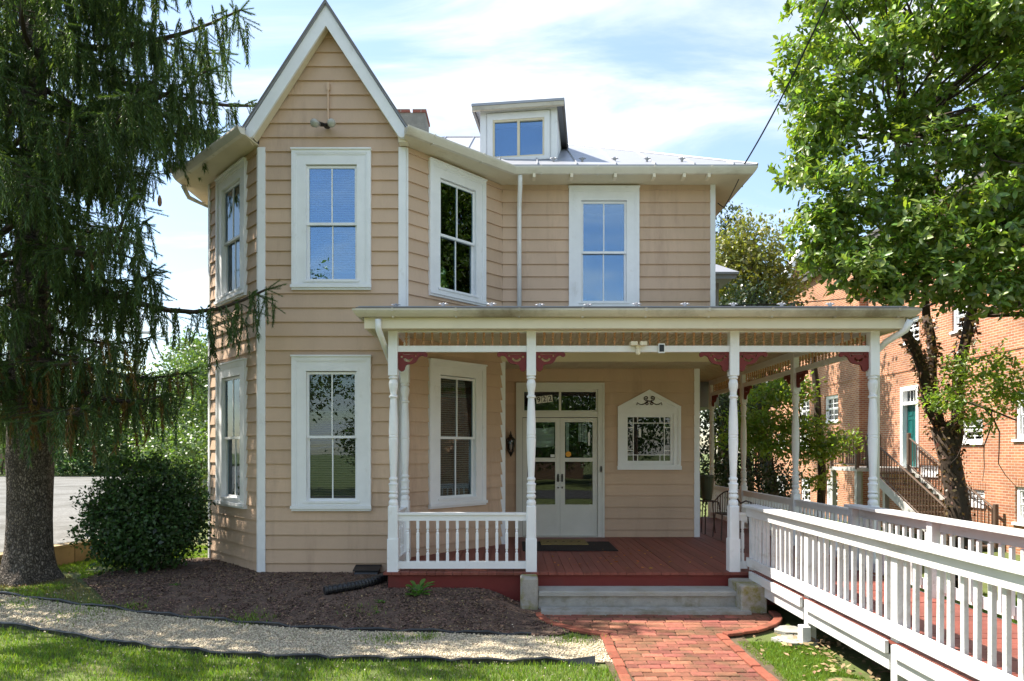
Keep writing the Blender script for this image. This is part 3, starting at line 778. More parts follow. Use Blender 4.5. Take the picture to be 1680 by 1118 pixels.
for sd_, (p0, p1) in enumerate(((d0 + 0.003, dm - 0.002), (dm + 0.002, d1 - 0.003))):
    st = 0.085
    m = MB(); zt, zmid, zk = 2.555, 1.805, 1.0
    m.frame(fr, p0, p1, FLOOR + 0.02, zt, st, 0.075, 0.02, -0.03, 0.006)
    m.fb(fr, p0 + st, p1 - st, zmid - 0.035, zmid + 0.035, -0.03, 0.004)
    m.fb(fr, p0 + st, p1 - st, FLOOR + 0.04, zk, -0.03, -0.006)
    m.frame(fr, p0 + st + 0.0, p1 - st, FLOOR + 0.04, zk, 0.02, 0.02, 0.02, -0.0055, 0.002)
    leaf = m.build('door_leaf', 'door_white', doorf)
    MB().fb(fr, p0 + st, p1 - st, zmid + 0.035, zt - 0.075, -0.02, -0.016).build('pane', 'glass', doorf)
    MB().fb(fr, p0 + st, p1 - st, zk, zmid - 0.035, -0.02, -0.016).build('pane', 'glass_dark', doorf)
    hx = p1 - 0.035 if sd_ == 0 else p0 + 0.035
    m = MB(); m.tube([fr.p(hx, 1.43, 0.008), fr.p(hx, 1.43, 0.045), fr.p(hx, 1.53, 0.045), fr.p(hx, 1.53, 0.008)], 0.009, 6); m.fb(fr, hx - 0.016, hx + 0.016, 1.41, 1.55, 0.006, 0.012)
    m.build('handle', 'black_metal', doorf); MB().fb(fr, hx - 0.012, hx + 0.012, 1.29, 1.32, 0.006, 0.014).build('keyhole', 'black_metal', doorf)
# gathered shade in the left leaf, papers and stickers in the right leaf
m = MB(); p0, p1 = d0 + 0.1, dm - 0.1
for j in range(3):
    z1_ = 2.40 - 0.115 * j
    n = 9; vs_ = []
    for i in range(n):
        t = i / (n - 1); sag = 0.03 * 4 * t * (1 - t)
        for (zz_, ww) in ((z1_, -0.07), (z1_ - 0.06, -0.05), (z1_ - 0.115, -0.08)):
            vs_.append(fr.p(p0 + (p1 - p0) * t, zz_ - sag, ww))
    m.add(vs_, [(i * 3 + k, (i + 1) * 3 + k, (i + 1) * 3 + k + 1, i * 3 + k + 1) for i in range(n - 1) for k in range(2)])
m.build('shade', 'curtain', doorf)
p0 = dm + 0.09
for (a, b, z0_, z1_) in ((0.02, 0.075, 1.95, 2.46), (0.245, 0.30, 2.13, 2.46), (0.31, 0.345, 2.13, 2.46), (0.355, 0.405, 2.10, 2.42)):
    MB().fb(fr, p0 + a, p0 + b, z0_, z1_, -0.075 , -0.07).build('cloth_strip', 'curtain', doorf)
m = MB(); m.ext(fr, [(p0 + 0.06 + 0.05 * math.cos(t), 1.905 + 0.05 * math.sin(t)) for t in np.linspace(0, 2 * math.pi, 20)[:-1]], -0.014, -0.012); m.build('round_sticker', 'orange', doorf)
m = MB(); m.fb(fr, p0 + 0.415, p0 + 0.45, 2.06, 2.30, -0.014, -0.012); m.build('notice', 'paper', doorf)
m = MB(); m.fb(fr, dm - 0.17, dm - 0.095, 1.85, 1.90, -0.014, -0.012); m.build('notice', 'paper', doorf)
# house number on the transom
numz = 2.88
for i, ch in enumerate('922'):
    ux = (883.0 + 9.2 * i + 1 - 840) / 91.4 - fr.a.x; zc_ = numz + 0.012 * i
    m = MB(); c_, s2 = math.cos(0.14), math.sin(0.14)
    q = [(ux + x * c_ - y * s2, zc_ + x * s2 + y * c_) for x, y in ((-.047, -.062), (.047, -.062), (.047, .062), (-.047, .062))]
    m.ext(fr, q, -0.018, -0.014); pl_ = m.build('number_plate', 'paper', doorf)
    v, f = text_mesh(ch, 0.13); mk('digit', place2d(v, fr, ux, zc_, -0.0125, 0.14), f, 'ink', doorf)
# near-black box standing in for the unlit hall behind the door
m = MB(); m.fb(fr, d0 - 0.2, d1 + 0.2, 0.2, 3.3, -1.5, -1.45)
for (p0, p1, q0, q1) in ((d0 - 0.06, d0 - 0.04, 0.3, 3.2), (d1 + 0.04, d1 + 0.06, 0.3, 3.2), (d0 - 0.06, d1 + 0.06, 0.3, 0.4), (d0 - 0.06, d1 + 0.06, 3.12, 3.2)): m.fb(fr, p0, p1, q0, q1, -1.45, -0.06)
m.build('dark_backing', 'dark_room', doorf)
# ---- small leaded window with pediment
m = MB()
m.frame(fr, PW0, PW1, PZ0 + 0.07, PZ1, 0.05, 0.02, 0.02, 0.0, 0.06)
m.frame(fr, PW0 + 0.05, PW1 - 0.05, PZ0 + 0.07, PZ1 - 0.02, 0.075, 0.11, 0.02, -0.06, 0.045)
m.fb(fr, PW0 - 0.01, PW1 + 0.01, PZ0, PZ0 + 0.07, 0.0, 0.075)
um = (PW0 + PW1) / 2
m.ext(fr, [(PW0, PZ1), (PW1, PZ1), (um, PZA)], 0.0, 0.04)
for sg in (-1, 1):
    m.ext(fr, [(um + sg * (PW1 - PW0) / 2 + sg * 0.01, PZ1), (um + sg * ((PW1 - PW0) / 2 - 0.10), PZ1), (um, PZA - 0.07), (um, PZA + 0.012)][::sg], 0.0, 0.062)
pw = m.build('window', 'white', house)
s0, s1, t0, t1 = PW0 + 0.125, PW1 - 0.125, PZ0 + 0.09, PZ1 - 0.13
MB().frame(fr, s0, s1, t0, t1, 0.055, 0.055, 0.07, -0.03, 0.02).build('sash', 'white', pw)
s0 += 0.055; s1 -= 0.055; t0 += 0.07; t1 -= 0.055
mu = MB(); gb, gh = 0.014, 0.105
uq = [s0, s0 + gh, s0 + 1.75 * gh, s1 - 1.75 * gh, s1 - gh, s1]; vq = [t0, t0 + gh, t0 + 1.75 * gh, t1 - 1.75 * gh, t1 - gh, t1]
for q in (uq[1], uq[4]): mu.fb(fr, q - gb / 2, q + gb / 2, t0, t1, -0.02, 0.006)
for q in (vq[1], vq[4]): mu.fb(fr, s0, s1, q - gb / 2, q + gb / 2, -0.019, 0.005)
for q in (uq[2], uq[3]):
    mu.fb(fr, q - gb / 2, q + gb / 2, t0, vq[1], -0.02, 0.004); mu.fb(fr, q - gb / 2, q + gb / 2, vq[4], t1, -0.02, 0.004)
for q in (vq[2], vq[3]):
    mu.fb(fr, s0, uq[1], q - gb / 2, q + gb / 2, -0.02, 0.004); mu.fb(fr, uq[4], s1, q - gb / 2, q + gb / 2, -0.02, 0.004)
mu.build('muntin', 'white', pw)
def pane(a, b, c, d): MB().fb(fr, a, b, c, d, -0.012, -0.009).build('pane', 'glass_dark', pw)
pane(uq[1], uq[4], vq[1], vq[4])
for (a, b) in ((0, 1), (1, 2), (2, 3), (3, 4), (4, 5)):
    pane(uq[a], uq[b], vq[0], vq[1]); pane(uq[a], uq[b], vq[4], vq[5])
for (a, b) in ((1, 2), (2, 3), (3, 4)):
    pane(uq[0], uq[1], vq[a], vq[b]); pane(uq[4], uq[5], vq[a], vq[b])
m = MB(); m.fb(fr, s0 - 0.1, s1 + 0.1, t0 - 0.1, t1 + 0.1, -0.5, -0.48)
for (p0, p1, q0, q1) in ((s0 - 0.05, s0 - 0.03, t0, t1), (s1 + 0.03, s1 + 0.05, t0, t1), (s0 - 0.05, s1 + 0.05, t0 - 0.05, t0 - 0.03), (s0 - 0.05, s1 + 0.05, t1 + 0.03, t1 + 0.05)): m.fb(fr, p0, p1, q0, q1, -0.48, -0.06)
m.build('dark_backing', 'dark_room', pw)
MB().fb(fr, uq[1] + 0.10, uq[1] + 0.14, vq[3] - 0.17, vq[3] - 0.03, -0.008, -0.007).build('notice', 'paper', pw)
# scroll ornament
def spiral(cx, cz, r0, turns, a0, sg, n=26, shrink=0.25):
    return [(cx + (r0 * (1 - (1 - shrink) * k / (n - 1))) * math.cos(a0 + sg * turns * 2 * math.pi * k / (n - 1)), cz + (r0 * (1 - (1 - shrink) * k / (n - 1))) * math.sin(a0 + sg * turns * 2 * math.pi * k / (n - 1))) for k in range(n)]
m = MB()
for sg in (-1, 1):
    for pts in (spiral(um + sg * 0.055, PZ1 + 0.155, 0.042, 1.2, -math.pi / 2, sg), spiral(um + sg * 0.038, PZ1 + 0.06, 0.032, 1.2, math.pi / 2, -sg),
                [(um + sg * 0.055, PZ1 + 0.113), (um + sg * 0.02, PZ1 + 0.095), (um + sg * 0.07, PZ1 + 0.065), (um + sg * 0.12, PZ1 + 0.04), (um + sg * 0.17, PZ1 + 0.045), (um + sg * 0.215, PZ1 + 0.075), (um + sg * 0.225, PZ1 + 0.03)],
                [(um - sg * 0.055, PZ1 + 0.113), (um + sg * 0.038, PZ1 + 0.092)]):
        m.tube([fr.p(a, b, 0.048) for a, b in pts], 0.009, 5)
m.build('scroll_ornament', 'iron_brown', pw)
m = MB(); m.ext(fr, [(DU1 - 0.06 + 0.016 * math.cos(t), 1.64 + 0.06 * math.sin(t)) for t in np.linspace(0, 2 * math.pi, 16)[:-1]], 0.063, 0.08); m.build('doorbell', 'black_metal', house)
# ---- eaves, gutters
EZ = 6.47
def mitre(pts, d):
    o = []
    for i, p in enumerate(pts):
        ns = []
        for a, b in ((i - 1, i), (i, i + 1)):
            if a >= 0 and b < len(pts):
                u = Vector((pts[b][0] - pts[a][0], pts[b][1] - pts[a][1])).normalized(); ns.append(Vector((u.y, -u.x)))
        if len(ns) == 2:
            h = (ns[0] + ns[1]).normalized(); k = d / max(0.3, h.dot(ns[0])); o.append((p[0] + h.x * k, p[1] + h.y * k))
        else: o.append((p[0] + ns[0].x * d, p[1] + ns[0].y * d))
    return o
def gutter(name, pts, zt, mat='gutter', h=0.105, hang=0.9, slope=0.0):
    prof = [(0.0, 0.0), (0.0, -h), (0.055, -h), (0.085, -h * 0.62), (0.105, -h * 0.25), (0.105, 0.0), (0.094, 0.0), (0.094, -0.02), (0.01, -0.02), (0.01, 0.0)]
    m = MB(); rings = []
    offs = [mitre(pts, d) for d, _ in prof]
    n = len(prof)
    for i in range(len(pts)):
        m.v += [(offs[k][i][0], offs[k][i][1], zt + prof[k][1]) for k in range(n)]
    for i in range(len(pts) - 1):
        for k in range(n): m.f.append([i * n + k, (i + 1) * n + k, (i + 1) * n + (k + 1) % n, i * n + (k + 1) % n])
    m.f.append(list(range(n))[::-1]); m.f.append([(len(pts) - 1) * n + k for k in range(n)])
    g = m.build(name, mat, house)
    for i in range(len(pts) - 1):
        fr_ = Fr(pts[i], pts[i + 1]); q = hang / 2
        while q < fr_.L - 0.1:
            b = MB(); b.fb(fr_, q - 0.012, q + 0.012, zt - 0.035, zt + 0.006, -0.01, 0.113); b.fb(fr_, q - 0.012, q + 0.012, zt - h - 0.012, zt - h + 0.002, 0.0, 0.06); b.build('gutter_hanger', mat, g); q += hang
    return g
gR = [(-1.50, 9.165), (0.015, 10.50), (3.78, 10.50), (3.78, 17.5)]
gL = [(-5.42, 17.5), (-5.42, 10.74), (-3.72, 9.165)]
gutter('gutter', gR, EZ); gutter('gutter', gL, EZ)
def flat(name, polys, z, mat, th=0.02):
    m = MB()
    for p in polys: m.sheet([(x, y, z) for x, y in p], th)
    return m.build(name, mat, house)
flat('soffit', [[(XB, D1), gR[0], gR[1], (XC, D2)], [(XC, D2), gR[1], gR[2], (XR, D2)], [(XR, D2), gR[2], gR[3], (XR, 17.5)]], 6.385, 'soffit')
flat('soffit', [[(XL, 17.5), gL[0], gL[1], (XL, D2)], [(XL, D2), gL[1], gL[2], (XA, D1)]], 6.385, 'soffit')
for q in (876, 937, 1008, 1071, 1120, 1160):
    X = (q - 840) / 102.5; MB().box(X - 0.022, X + 0.022, 10.42, 10.58, 6.30, 6.364).build('rafter_tail', 'cream', house)
# ---- main roof
E = (-5.52, 3.88, 10.40, 18.6); SLP = 0.58
half = (E[3] - E[2]) / 2; RZ = EZ + 0.02 + SLP * half
a_, b_, c_, d_ = (E[0], E[2], EZ + .02), (E[1], E[2], EZ + .02), (E[1], E[3], EZ + .02), (E[0], E[3], EZ + .02)
r0, r1 = (E[0] + half, E[2] + half, RZ), (E[1] - half, E[2] + half, RZ)
m = MB()
m.sheet([a_, b_, r1, r0], 0.03)
for poly in ([b_, c_, r1], [c_, d_, r0, r1], [d_, a_, r0]): m.sheet(poly, 0.03)
m.sheet([(-1.47, 9.14, EZ + .01), (0.03, 10.41, EZ + .012), (-0.2, 11.6, 7.1), (-1.4, 11.6, 7.1)], 0.02)
m.sheet([(-3.75, 9.14, EZ + .01), (-3.8, 11.6, 7.1), (-5.0, 11.6, 7.1), (-5.40, 10.6, EZ + .012)], 0.02)
roof = m.build('roof', 'roof', house)
m = MB()
x = E[0] + 0.35
while x < E[1] - 0.3:
    t = min(half, x - E[0], E[1] - x)
    m.hexa([(x - .012, E[2], EZ + .02), (x + .012, E[2], EZ + .02), (x + .012, E[2] + t, EZ + .02 + SLP * t), (x - .012, E[2] + t, EZ + .02 + SLP * t), (x - .006, E[2], EZ + .05), (x + .006, E[2], EZ + .05), (x + .006, E[2] + t, EZ + .05 + SLP * t), (x - .006, E[2] + t, EZ + .05 + SLP * t)]); x += 0.62
m.tube([b_, r1], 0.025, 6); m.tube([a_, r0], 0.025, 6); m.tube([r0, r1], 0.03, 6)
m.build('roof_seam', 'roof', roof)['kind'] = 'stuff'
# snow guards (cast birds) along the eave and the porch roof
sg = MB()
sg.bx((0, 0.05, 0), 0.025, 0.12, 0.012); sg.tube([(0, 0, 0.0), (0, -0.01, 0.05)], [0.016, 0.02], 6)
for s2 in (-1, 0, 1):
    sg.tube([(0, 0, 0.03), (s2 * 0.03, -0.004, 0.055 + (0.012 if s2 == 0 else 0)), (s2 * 0.05, 0.0, 0.045 + (0.03 if s2 == 0 else 0))], [0.016, 0.014, 0.006], 5)
SG = shared(sg, 'snow_guard', 'roof')
for q in (908, 955, 1008, 1061, 1118):
    X = (q - 840) / 100.5; inst('snow_guard', SG, (X, 10.72, EZ + .02 + SLP * 0.32), roof, (0.0, 0, 0), (1.2, 1.2, 1.0))
# ---- bay gable
uc = frF.L / 2 - 0.04; XG = frF.a.x + uc
m = MB()
for sgn in (-1, 1):
    m.sheet([(XG, 9.285, 8.31), (XG + sgn * 1.18, 9.285, 6.50), (XG + sgn * 1.18, 11.2, 6.50), (XG, 13.5, 8.31)][::sgn], 0.03)
m.build('gable_roof', 'roof', house)
m = MB()
for sgn in (-1, 1):
    pts = [(uc, 8.275), (uc + sgn * 1.165, 6.475), (uc + sgn * 1.12, 6.38), (uc + sgn * 1.02, 6.43), (uc, 7.98)]
    m.ext(frF, pts, 0.17, 0.205)
    m.tube([frF.p(uc + sgn * 1.08, 6.46, 0.17), frF.p(uc + sgn * 1.08, 6.46, 0.22)], 0.07, 14)
m.build('bargeboard', 'white', house)
m = MB()
for sgn in (-1, 1):
    m.ext(frF, [(uc, 8.343), (uc + sgn * 1.20, 6.495), (uc + sgn * 1.20, 6.462), (uc, 8.28)], -0.3, 0.24)
m.tube([frF.p(uc, 8.30, 0.22), frF.p(uc, 8.42, 0.22)], [0.02, 0.006], 6)
m.build('gable_edge', 'roof_edge', house)
m = MB()
for sgn in (-1, 1):
    m.ext(frF, [(uc, 8.02), (uc + sgn * 1.035, 6.404), (uc + sgn * 1.07, 6.43), (uc, 8.09)], 0.032, 0.169)
    m.fb(frF, uc + sgn * 1.05 - 0.03, uc + sgn * 1.05 + 0.1 * sgn + (0.03 if sgn < 0 else -0.03) + 0.03, 6.35, 6.45, 0.0375, 0.168)
m.build('gable_soffit', 'cream', house)
# ---- dormer
fr = Fr((-0.53, 11.13), (0.75, 10.97)); dw = fr.L
z0, z1 = 6.79, 7.70
m = MB()
m.fb(fr, 0, dw, 6.6, z0 + 0.09, -2.2, 0.0); m.fb(fr, 0, dw, z1 - 0.16, z1, -2.2, 0.0)
m.fb(fr, 0, 0.2, z0 + 0.09, z1 - 0.16, -2.2, 0.0); m.fb(fr, dw - 0.2, dw, z0 + 0.09, z1 - 0.16, -2.2, 0.0)
dormer = m.build('dormer', 'white', house)
m = MB(); m.frame(fr, 0.12, dw - 0.12, z0 + 0.04, z1 - 0.06, 0.09, 0.11, 0.06, 0.0, 0.03); m.frame(fr, -0.005, dw + 0.005, z0 - 0.04, z1 + 0.01, 0.1, 0.05, 0.06, 0.0, 0.022); m.build('trim', 'white', dormer)
w0_, w1_, q0, q1 = 0.205, dw - 0.205, z0 + 0.095, z1 - 0.165
m = MB(); m.frame(fr, w0_, w1_, q0, q1, 0.035, 0.035, 0.035, -0.04, 0.012); wm = (w0_ + w1_) / 2; m.fb(fr, wm - 0.022, wm + 0.022, q0 + 0.035, q1 - 0.035, -0.04, 0.01); m.build('window_frame', 'cream', dormer)
MB().fb(fr, w0_ + 0.035, wm - 0.022, q0 + 0.035, q1 - 0.035, -0.022, -0.018).build('pane', 'glass_sky', dormer)
MB().fb(fr, wm + 0.022, w1_ - 0.035, q0 + 0.035, q1 - 0.035, -0.03, -0.026).build('pane', 'glass_sky', dormer)
m = MB(); m.fb(fr, w0_, w1_, q0, q1, -0.3, -0.28); m.build('dark_backing', 'screen', dormer)
m = MB(); o_ = 0.13
A = [fr.p(-o_, z1 + .02, 0.16), fr.p(dw + o_, z1 + .02, 0.16), fr.p(dw + o_, z1 + .02, -2.6), fr.p(-o_, z1 + .02, -2.6)]
Bt = [fr.p(-o_, z1 + .06, 0.16), fr.p(dw + o_, z1 + .06, 0.16), fr.p(dw + o_, z1 + .06, -2.6), fr.p(-o_, z1 + .06, -2.6)]
m.hexa(A + Bt); m.add(Bt + [fr.p(dw / 2, z1 + .2, -0.35), fr.p(dw / 2, z1 + .2, -2.6)], [(0, 1, 4), (1, 2, 5, 4), (3, 0, 4, 5), (2, 3, 5)])
m.build('dormer_roof', 'roof', dormer)
m = MB(); m.frame(fr, -o_ + 0.01, dw + o_ - 0.01, z1 - 0.05, z1 + 0.018, 0.0001, 0.066, 0.0001, 0.10, 0.15); m.build('dormer_eave', 'gutter_old', dormer)
for q in (-o_, dw + o_ - 0.04): MB().fb(fr, q, q + 0.04, z1 - 0.045, z1 + 0.018, -2.2, 0.095).build('dormer_eave', 'roof_edge', dormer)
# ---- chimney
ch = MB(); ch.box(-2.44, -1.84, 14.0, 14.6, 8.3, 9.16); chim = ch.build('chimney', 'stucco', house)
m = MB(); m.box(-2.46, -2.17, 13.97, 14.63, 9.16, 9.22); m.box(-2.11, -1.82, 13.97, 14.63, 9.16, 9.22); m.build('chimney_cap', 'chimney_brick', chim)
# ---- rear wing roof seen past the right corner
m = MB(); m.sheet([(3.4, 15.2, 6.1), (5.25, 15.2, 6.1), (3.6, 16.8, 7.25), (3.4, 16.8, 7.25)], 0.05); m.box(3.4, 5.2, 15.24, 15.3, 5.95, 6.048); m.sheet([(5.25, 15.2, 6.1), (5.25, 19, 6.1), (3.6, 19, 7.25), (3.6, 16.8, 7.25)], 0.05)
m.box(3.36, 4.9, 15.6, 18.5, 3.0, 5.94)
m.build('rear_wing', 'roof', house)
# ---- service wire eye and downspouts
def downspout(pts, r=0.038):
    return MB().tube(pts, r, 10).build('downspout', 'white', house, smooth=True)
downspout([(0.13, 10.50, 6.37), (0.13, 10.56, 6.22), (0.12, 10.82, 6.0), (0.12, 10.85, 5.9), (0.12, 10.85, 4.30)])
downspout([(-1.66, 8.17, 3.60), (-1.66, 8.18, 3.48), (-1.64, 8.45, 3.32), (-1.66, 9.2, 3.1), (-1.66, 9.44, 3.0), (-1.66, 9.44, 0.32)])
downspout([(4.92, 8.13, 3.58), (4.90, 8.2, 3.47), (4.80, 8.45, 3.36), (4.76, 8.60, 3.25), (4.76, 8.62, -0.2)], 0.042)
downspout([(-5.45, 10.9, 6.36), (-5.4, 11.0, 6.2), (-5.12, 11.3, 6.1), (-5.1, 11.3, 0.2)])

# ================================================================== PORCH (part of the house)
PX = [-1.525, 0.247, 2.847, 4.643]
PY = [10.78, 13.2, 15.3]
prof = [(.050, .84), (.060, .855), (.062, .885), (.050, .915), (.036, .922), (.052, .935), (.062, .96), (.052, .99), (.038, 1.0), (.060, 1.008), (.060, 1.022), (.052, 1.03), (.057, 1.10), (.062, 1.11), (.062, 1.125),
        (.046, 1.135), (.046, 1.16), (.056, 1.175), (.056, 1.19), (.041, 1.21), (.046, 1.32), (.054, 1.5), (.0595, 1.66), (.0595, 1.70), (.055, 1.705), (.055, 1.715), (.0595, 1.72), (.0595, 1.735), (.055, 1.74), (.055, 1.75), (.0595, 1.755), (.0595, 1.77),
        (.056, 1.95), (.048, 2.12), (.041, 2.22), (.056, 2.23), (.058, 2.25), (.042, 2.262), (.043, 2.30), (.056, 2.36), (.060, 2.41), (.050, 2.45), (.042, 2.46), (.060, 2.475), (.060, 2.49), (.05, 2.50), (.05, 2.52)]
pm = MB(); pm.lathe((0, 0, 0), prof, 16); pm.bx((0, 0, 0), 0.14, 0.14, 0.42, 0.004); pm.bx((0, 0, 0.42), 0.124, 0.124, 0.425, 0.012); pm.bx((0, 0, 2.51), 0.118, 0.118, 0.67, 0.004)
PM = shared(pm, 'porch_post', 'white')
for X in PX: inst('porch_post', PM, (X, DP, FLOOR), house)
for Y in PY: inst('porch_post', PM, (PX[3], Y, FLOOR), house)
inst('porch_post', PM, (PX[0] + 0.01, 9.34, FLOOR), house)
inst('porch_post', PM, (PX[3] - 0.35, 15.3, FLOOR), house)
# balusters
h_ = 0.52
bp = [(.0255, 0), (.0255, .105), (.013, .118), (.022, .135), (.016, .15), (.0255, .165), (.0255, .36), (.016, .375), (.022, .39), (.013, .405), (.0255, .418), (.0255, h_)]
bm2 = MB(); bm2.lathe((0, 0, 0), bp, 4); BAL = shared(bm2, 'baluster', 'white')
def railing(a, b, zt=1.173, zbm=0.453, pitch=0.127, first=None):
    fr_ = Fr(a, b); L = fr_.L
    m = MB(); m.fb(fr_, 0, L, zt - 0.105, zt - 0.03, -0.022, 0.022); m.fb(fr_, 0, L, zt - 0.03, zt, -0.042, 0.042)
    r = m.build('railing', 'white', house); MB().fb(fr_, 0, L, zbm, zbm + 0.092, -0.028, 0.028).build('bottom_rail', 'white', r)
    n = max(1, int(round(L / pitch)) - 1)
    for i in range(n):
        q = L * (i + 1) / (n + 1); x, y, _ = fr_.p(q, 0, 0)
        inst('baluster', BAL, (x, y, zbm + 0.09), r, (0, 0, math.atan2(fr_.u.y, fr_.u.x)), (1, 1, (zt - 0.105 - zbm - 0.088) / h_))
    return r
railing((PX[0] + .06, DP), (PX[1] - .06, DP)); railing((PX[0] + 0.0, 9.28), (PX[0], DP + .07))
railing((PX[2] + .06, DP), (3.02, DP), pitch=0.08)
railing((PX[3], DP + .07), (PX[3], PY[0] - .07)); railing((PX[3], PY[0] + .07), (PX[3], PY[1] - .07)); railing((PX[3], PY[1] + .07), (PX[3], PY[2] - .07))
# friezes
sp = [(.006, 0), (.017, .004), (.017, .016), (.008, .022), (.017, .048), (.017, .060), (.007, .074), (.019, .088), (.019, .10), (.007, .112), (.016, .125), (.012, .150), (.017, .160), (.017, .172)]
sm_ = MB(); sm_.lathe((0, 0, 0), sp, 7); SPI = shared(sm_, 'spindle', 'spindle')
def frieze(a, b, zb_=3.235):
    fr_ = Fr(a, b); L = fr_.L
    r = MB().fb(fr_, 0, L, zb_ + 0.25, zb_ + 0.36, -0.05, 0.05).build('frieze', 'white', house); MB().fb(fr_, 0, L, zb_, zb_ + 0.078, -0.03, 0.03).build('bottom_rail', 'white', r)
    n = int(round(L / 0.112)) - 1
    for i in range(n):
        x, y, _ = fr_.p(L * (i + 1) / (n + 1), 0, 0); inst('spindle', SPI, (x, y, zb_ + 0.078), r)
    return r
for i in range(3): frieze((PX[i] + .055, DP), (PX[i + 1] - .055, DP))
ylist = [DP] + PY
for i in range(3): frieze((PX[3], ylist[i] + .055), (PX[3], ylist[i + 1] - .055))
frieze((PX[0], 9.28), (PX[0], DP + .055))
# sawn brackets
BO = [(0, 0), (.355, 0), (.375, -.018), (.378, -.045), (.360, -.064), (.335, -.060), (.322, -.046), (.300, -.046), (.275, -.058), (.258, -.080), (.246, -.108), (.222, -.135), (.188, -.152), (.150, -.157), (.120, -.160), (.100, -.172), (.090, -.195), (.086, -.222), (.066, -.245), (.040, -.250), (.018, -.238), (.006, -.215), (0, -.20)]
cres = [(.055 + .075 + .062 * math.cos(t), -.075 + .052 * math.sin(t)) for t in np.linspace(math.pi * 1.05, math.pi * 1.95, 12)] + [(.130 + .040 * math.cos(t), -.066 + .030 * math.sin(t)) for t in np.linspace(math.pi * 1.95, math.pi * 1.05, 12)]
hole = [[(.045 + .016 * math.cos(t), -.060 + .016 * math.sin(t)) for t in np.linspace(0, 2 * math.pi, 12)[:-1]], [(.225 + .012 * math.cos(t), -.05 + .012 * math.sin(t)) for t in np.linspace(0, 2 * math.pi, 10)[:-1]],
        [(.06, -.022), (.25, -.022), (.25, -.030), (.06, -.030)]]
bv_, bf_ = curve_mesh([BO, cres] + hole, 0.03)
def bracket(fr_, u, sg_, z=3.235):
    mk('bracket', place2d(bv_, fr_, u, z, 0, 0, sg_ < 0), bf_, 'maroon', house)
frP = Fr((-2, DP), (6, DP))
for i, X in enumerate(PX):
    if i > 0: bracket(frP, X + 2 - .06, -1)
    if i < 3: bracket(frP, X + 2 + .06, 1)
frPs = Fr((PX[3], 8), (PX[3], 17))
for Y in ylist:
    if Y > 9: bracket(frPs, Y - 8 - .06, -1)
    if Y < 15: bracket(frPs, Y - 8 + .06, 1)
# floor boards
pf = MB(); pf.box(-1.60, 4.74, 8.45, 9.5, 0.16, 0.386); pf.box(-0.5, 4.74, 9.5, 11.9, 0.16, 0.386); pf.box(3.36, 4.74, 11.9, 15.4, 0.16, 0.386)  # solid dark box added below the boards to block light through gaps
pfloor = pf.build('porch_floor', 'under', house)
x = -1.635; wd_ = 0.1105
while x < 4.76:
    xe = min(x + wd_ - 0.005, 4.77); xm = (x + xe) / 2
    if xm < XC + .05: yb = min(D1 + (xm - XB) * (D2 - D1) / (XC - XB) + 0.03, D2 + .02) if xm > XB else D1 - 0.03
    elif xm < XR: yb = D3 + 0.02
    else: yb = 15.45
    dz_ = rng.uniform(-0.002, 0.002)
    MB().box(x, xe, 8.355 + rng.uniform(0, .008), yb, 0.387, FLOOR + dz_).build('floor_board', 'deck_red', pfloor)
    x += wd_
m = MB(); m.box(-1.58, 4.74, 8.40, 8.44, 0.0, 0.385); m.box(4.70, 4.75, 8.441, 15.4, 0.0, 0.385); m.box(-1.58, -1.54, 8.441, 9.45, 0.1, 0.385); m.build('porch_skirt', 'skirt_red', house)
# ceiling and porch roof
m = MB(); m.box(-1.72, 4.80, 8.28, 15.6, 3.60, 3.62); m.box(XC, XR, D2 + 0.045, D3 + 0.02, 3.44, 3.46)
ceil_ = m.build('porch_ceiling', 'soffit', house)
m = MB(); x = -1.70
while x < 4.78:
    m.box(x, x + 0.012, 8.55, 15.5 if x > XR else (D3 if x > XC else 9.4), 3.592, 3.5995); x += 0.075
x = XC + 0.03
while x < XR: m.box(x, x + 0.010, D2 + 0.05, D3, 3.434, 3.4395); x += 0.06
m.build('bead', 'soffit', ceil_)['kind'] = 'stuff'
m = MB()
m.box(-1.84, 4.90, 8.20, 8.235, 3.49, 3.625); m.box(4.86, 4.90, 8.236, 15.7, 3.49, 3.625); m.box(-1.84, -1.80, 8.236, 9.45, 3.49, 3.625)
m.build('fascia', 'cream', house)
m = MB(); m.box(-1.80, 4.86, 8.236, 8.44, 3.495, 3.51); m.box(4.70, 4.86, 8.441, 15.6, 3.495, 3.51); m.box(-1.80, -1.59, 8.441, 9.48, 3.495, 3.51); m.build('eave_soffit', 'soffit', house)
gutter('gutter', [(-1.86, 9.4), (-1.86, 8.185), (4.93, 8.185), (4.93, 15.7)], 3.715, 'gutter_old', 0.09, 0.78)
PSL = 0.2
def prz(x, y): return 3.735 + PSL * min(y - 8.1, 4.97 - x)
m = MB()
m.sheet([(q[0], q[1], prz(*q)) for q in ((-1.92, 8.08), (4.99, 8.08), (2.16, 10.91), (-1.92, 10.91))], 0.016)
m.sheet([(q[0], q[1], prz(q[0], 99)) for q in ((4.99, 8.08), (4.99, 15.9), (2.16, 15.9), (2.16, 10.91))], 0.016)
proof = m.build('porch_roof', 'roof_edge', house)
m = MB(); m.sheet([(q[0], q[1], prz(*q) + 0.012) for q in ((-1.90, 8.12), (4.90, 8.12), (2.12, 10.90), (-1.90, 10.90))], 0.008); m.build('roof_sheet', 'roof', proof)
for q in np.arange(-1.5, 4.7, 0.62):
    inst('snow_guard', SG, (q, 8.45 + 0.05 * (int(q * 10) % 2), prz(q, 8.47) + 0.004), proof, None, (1.2, 1.2, 0.75))
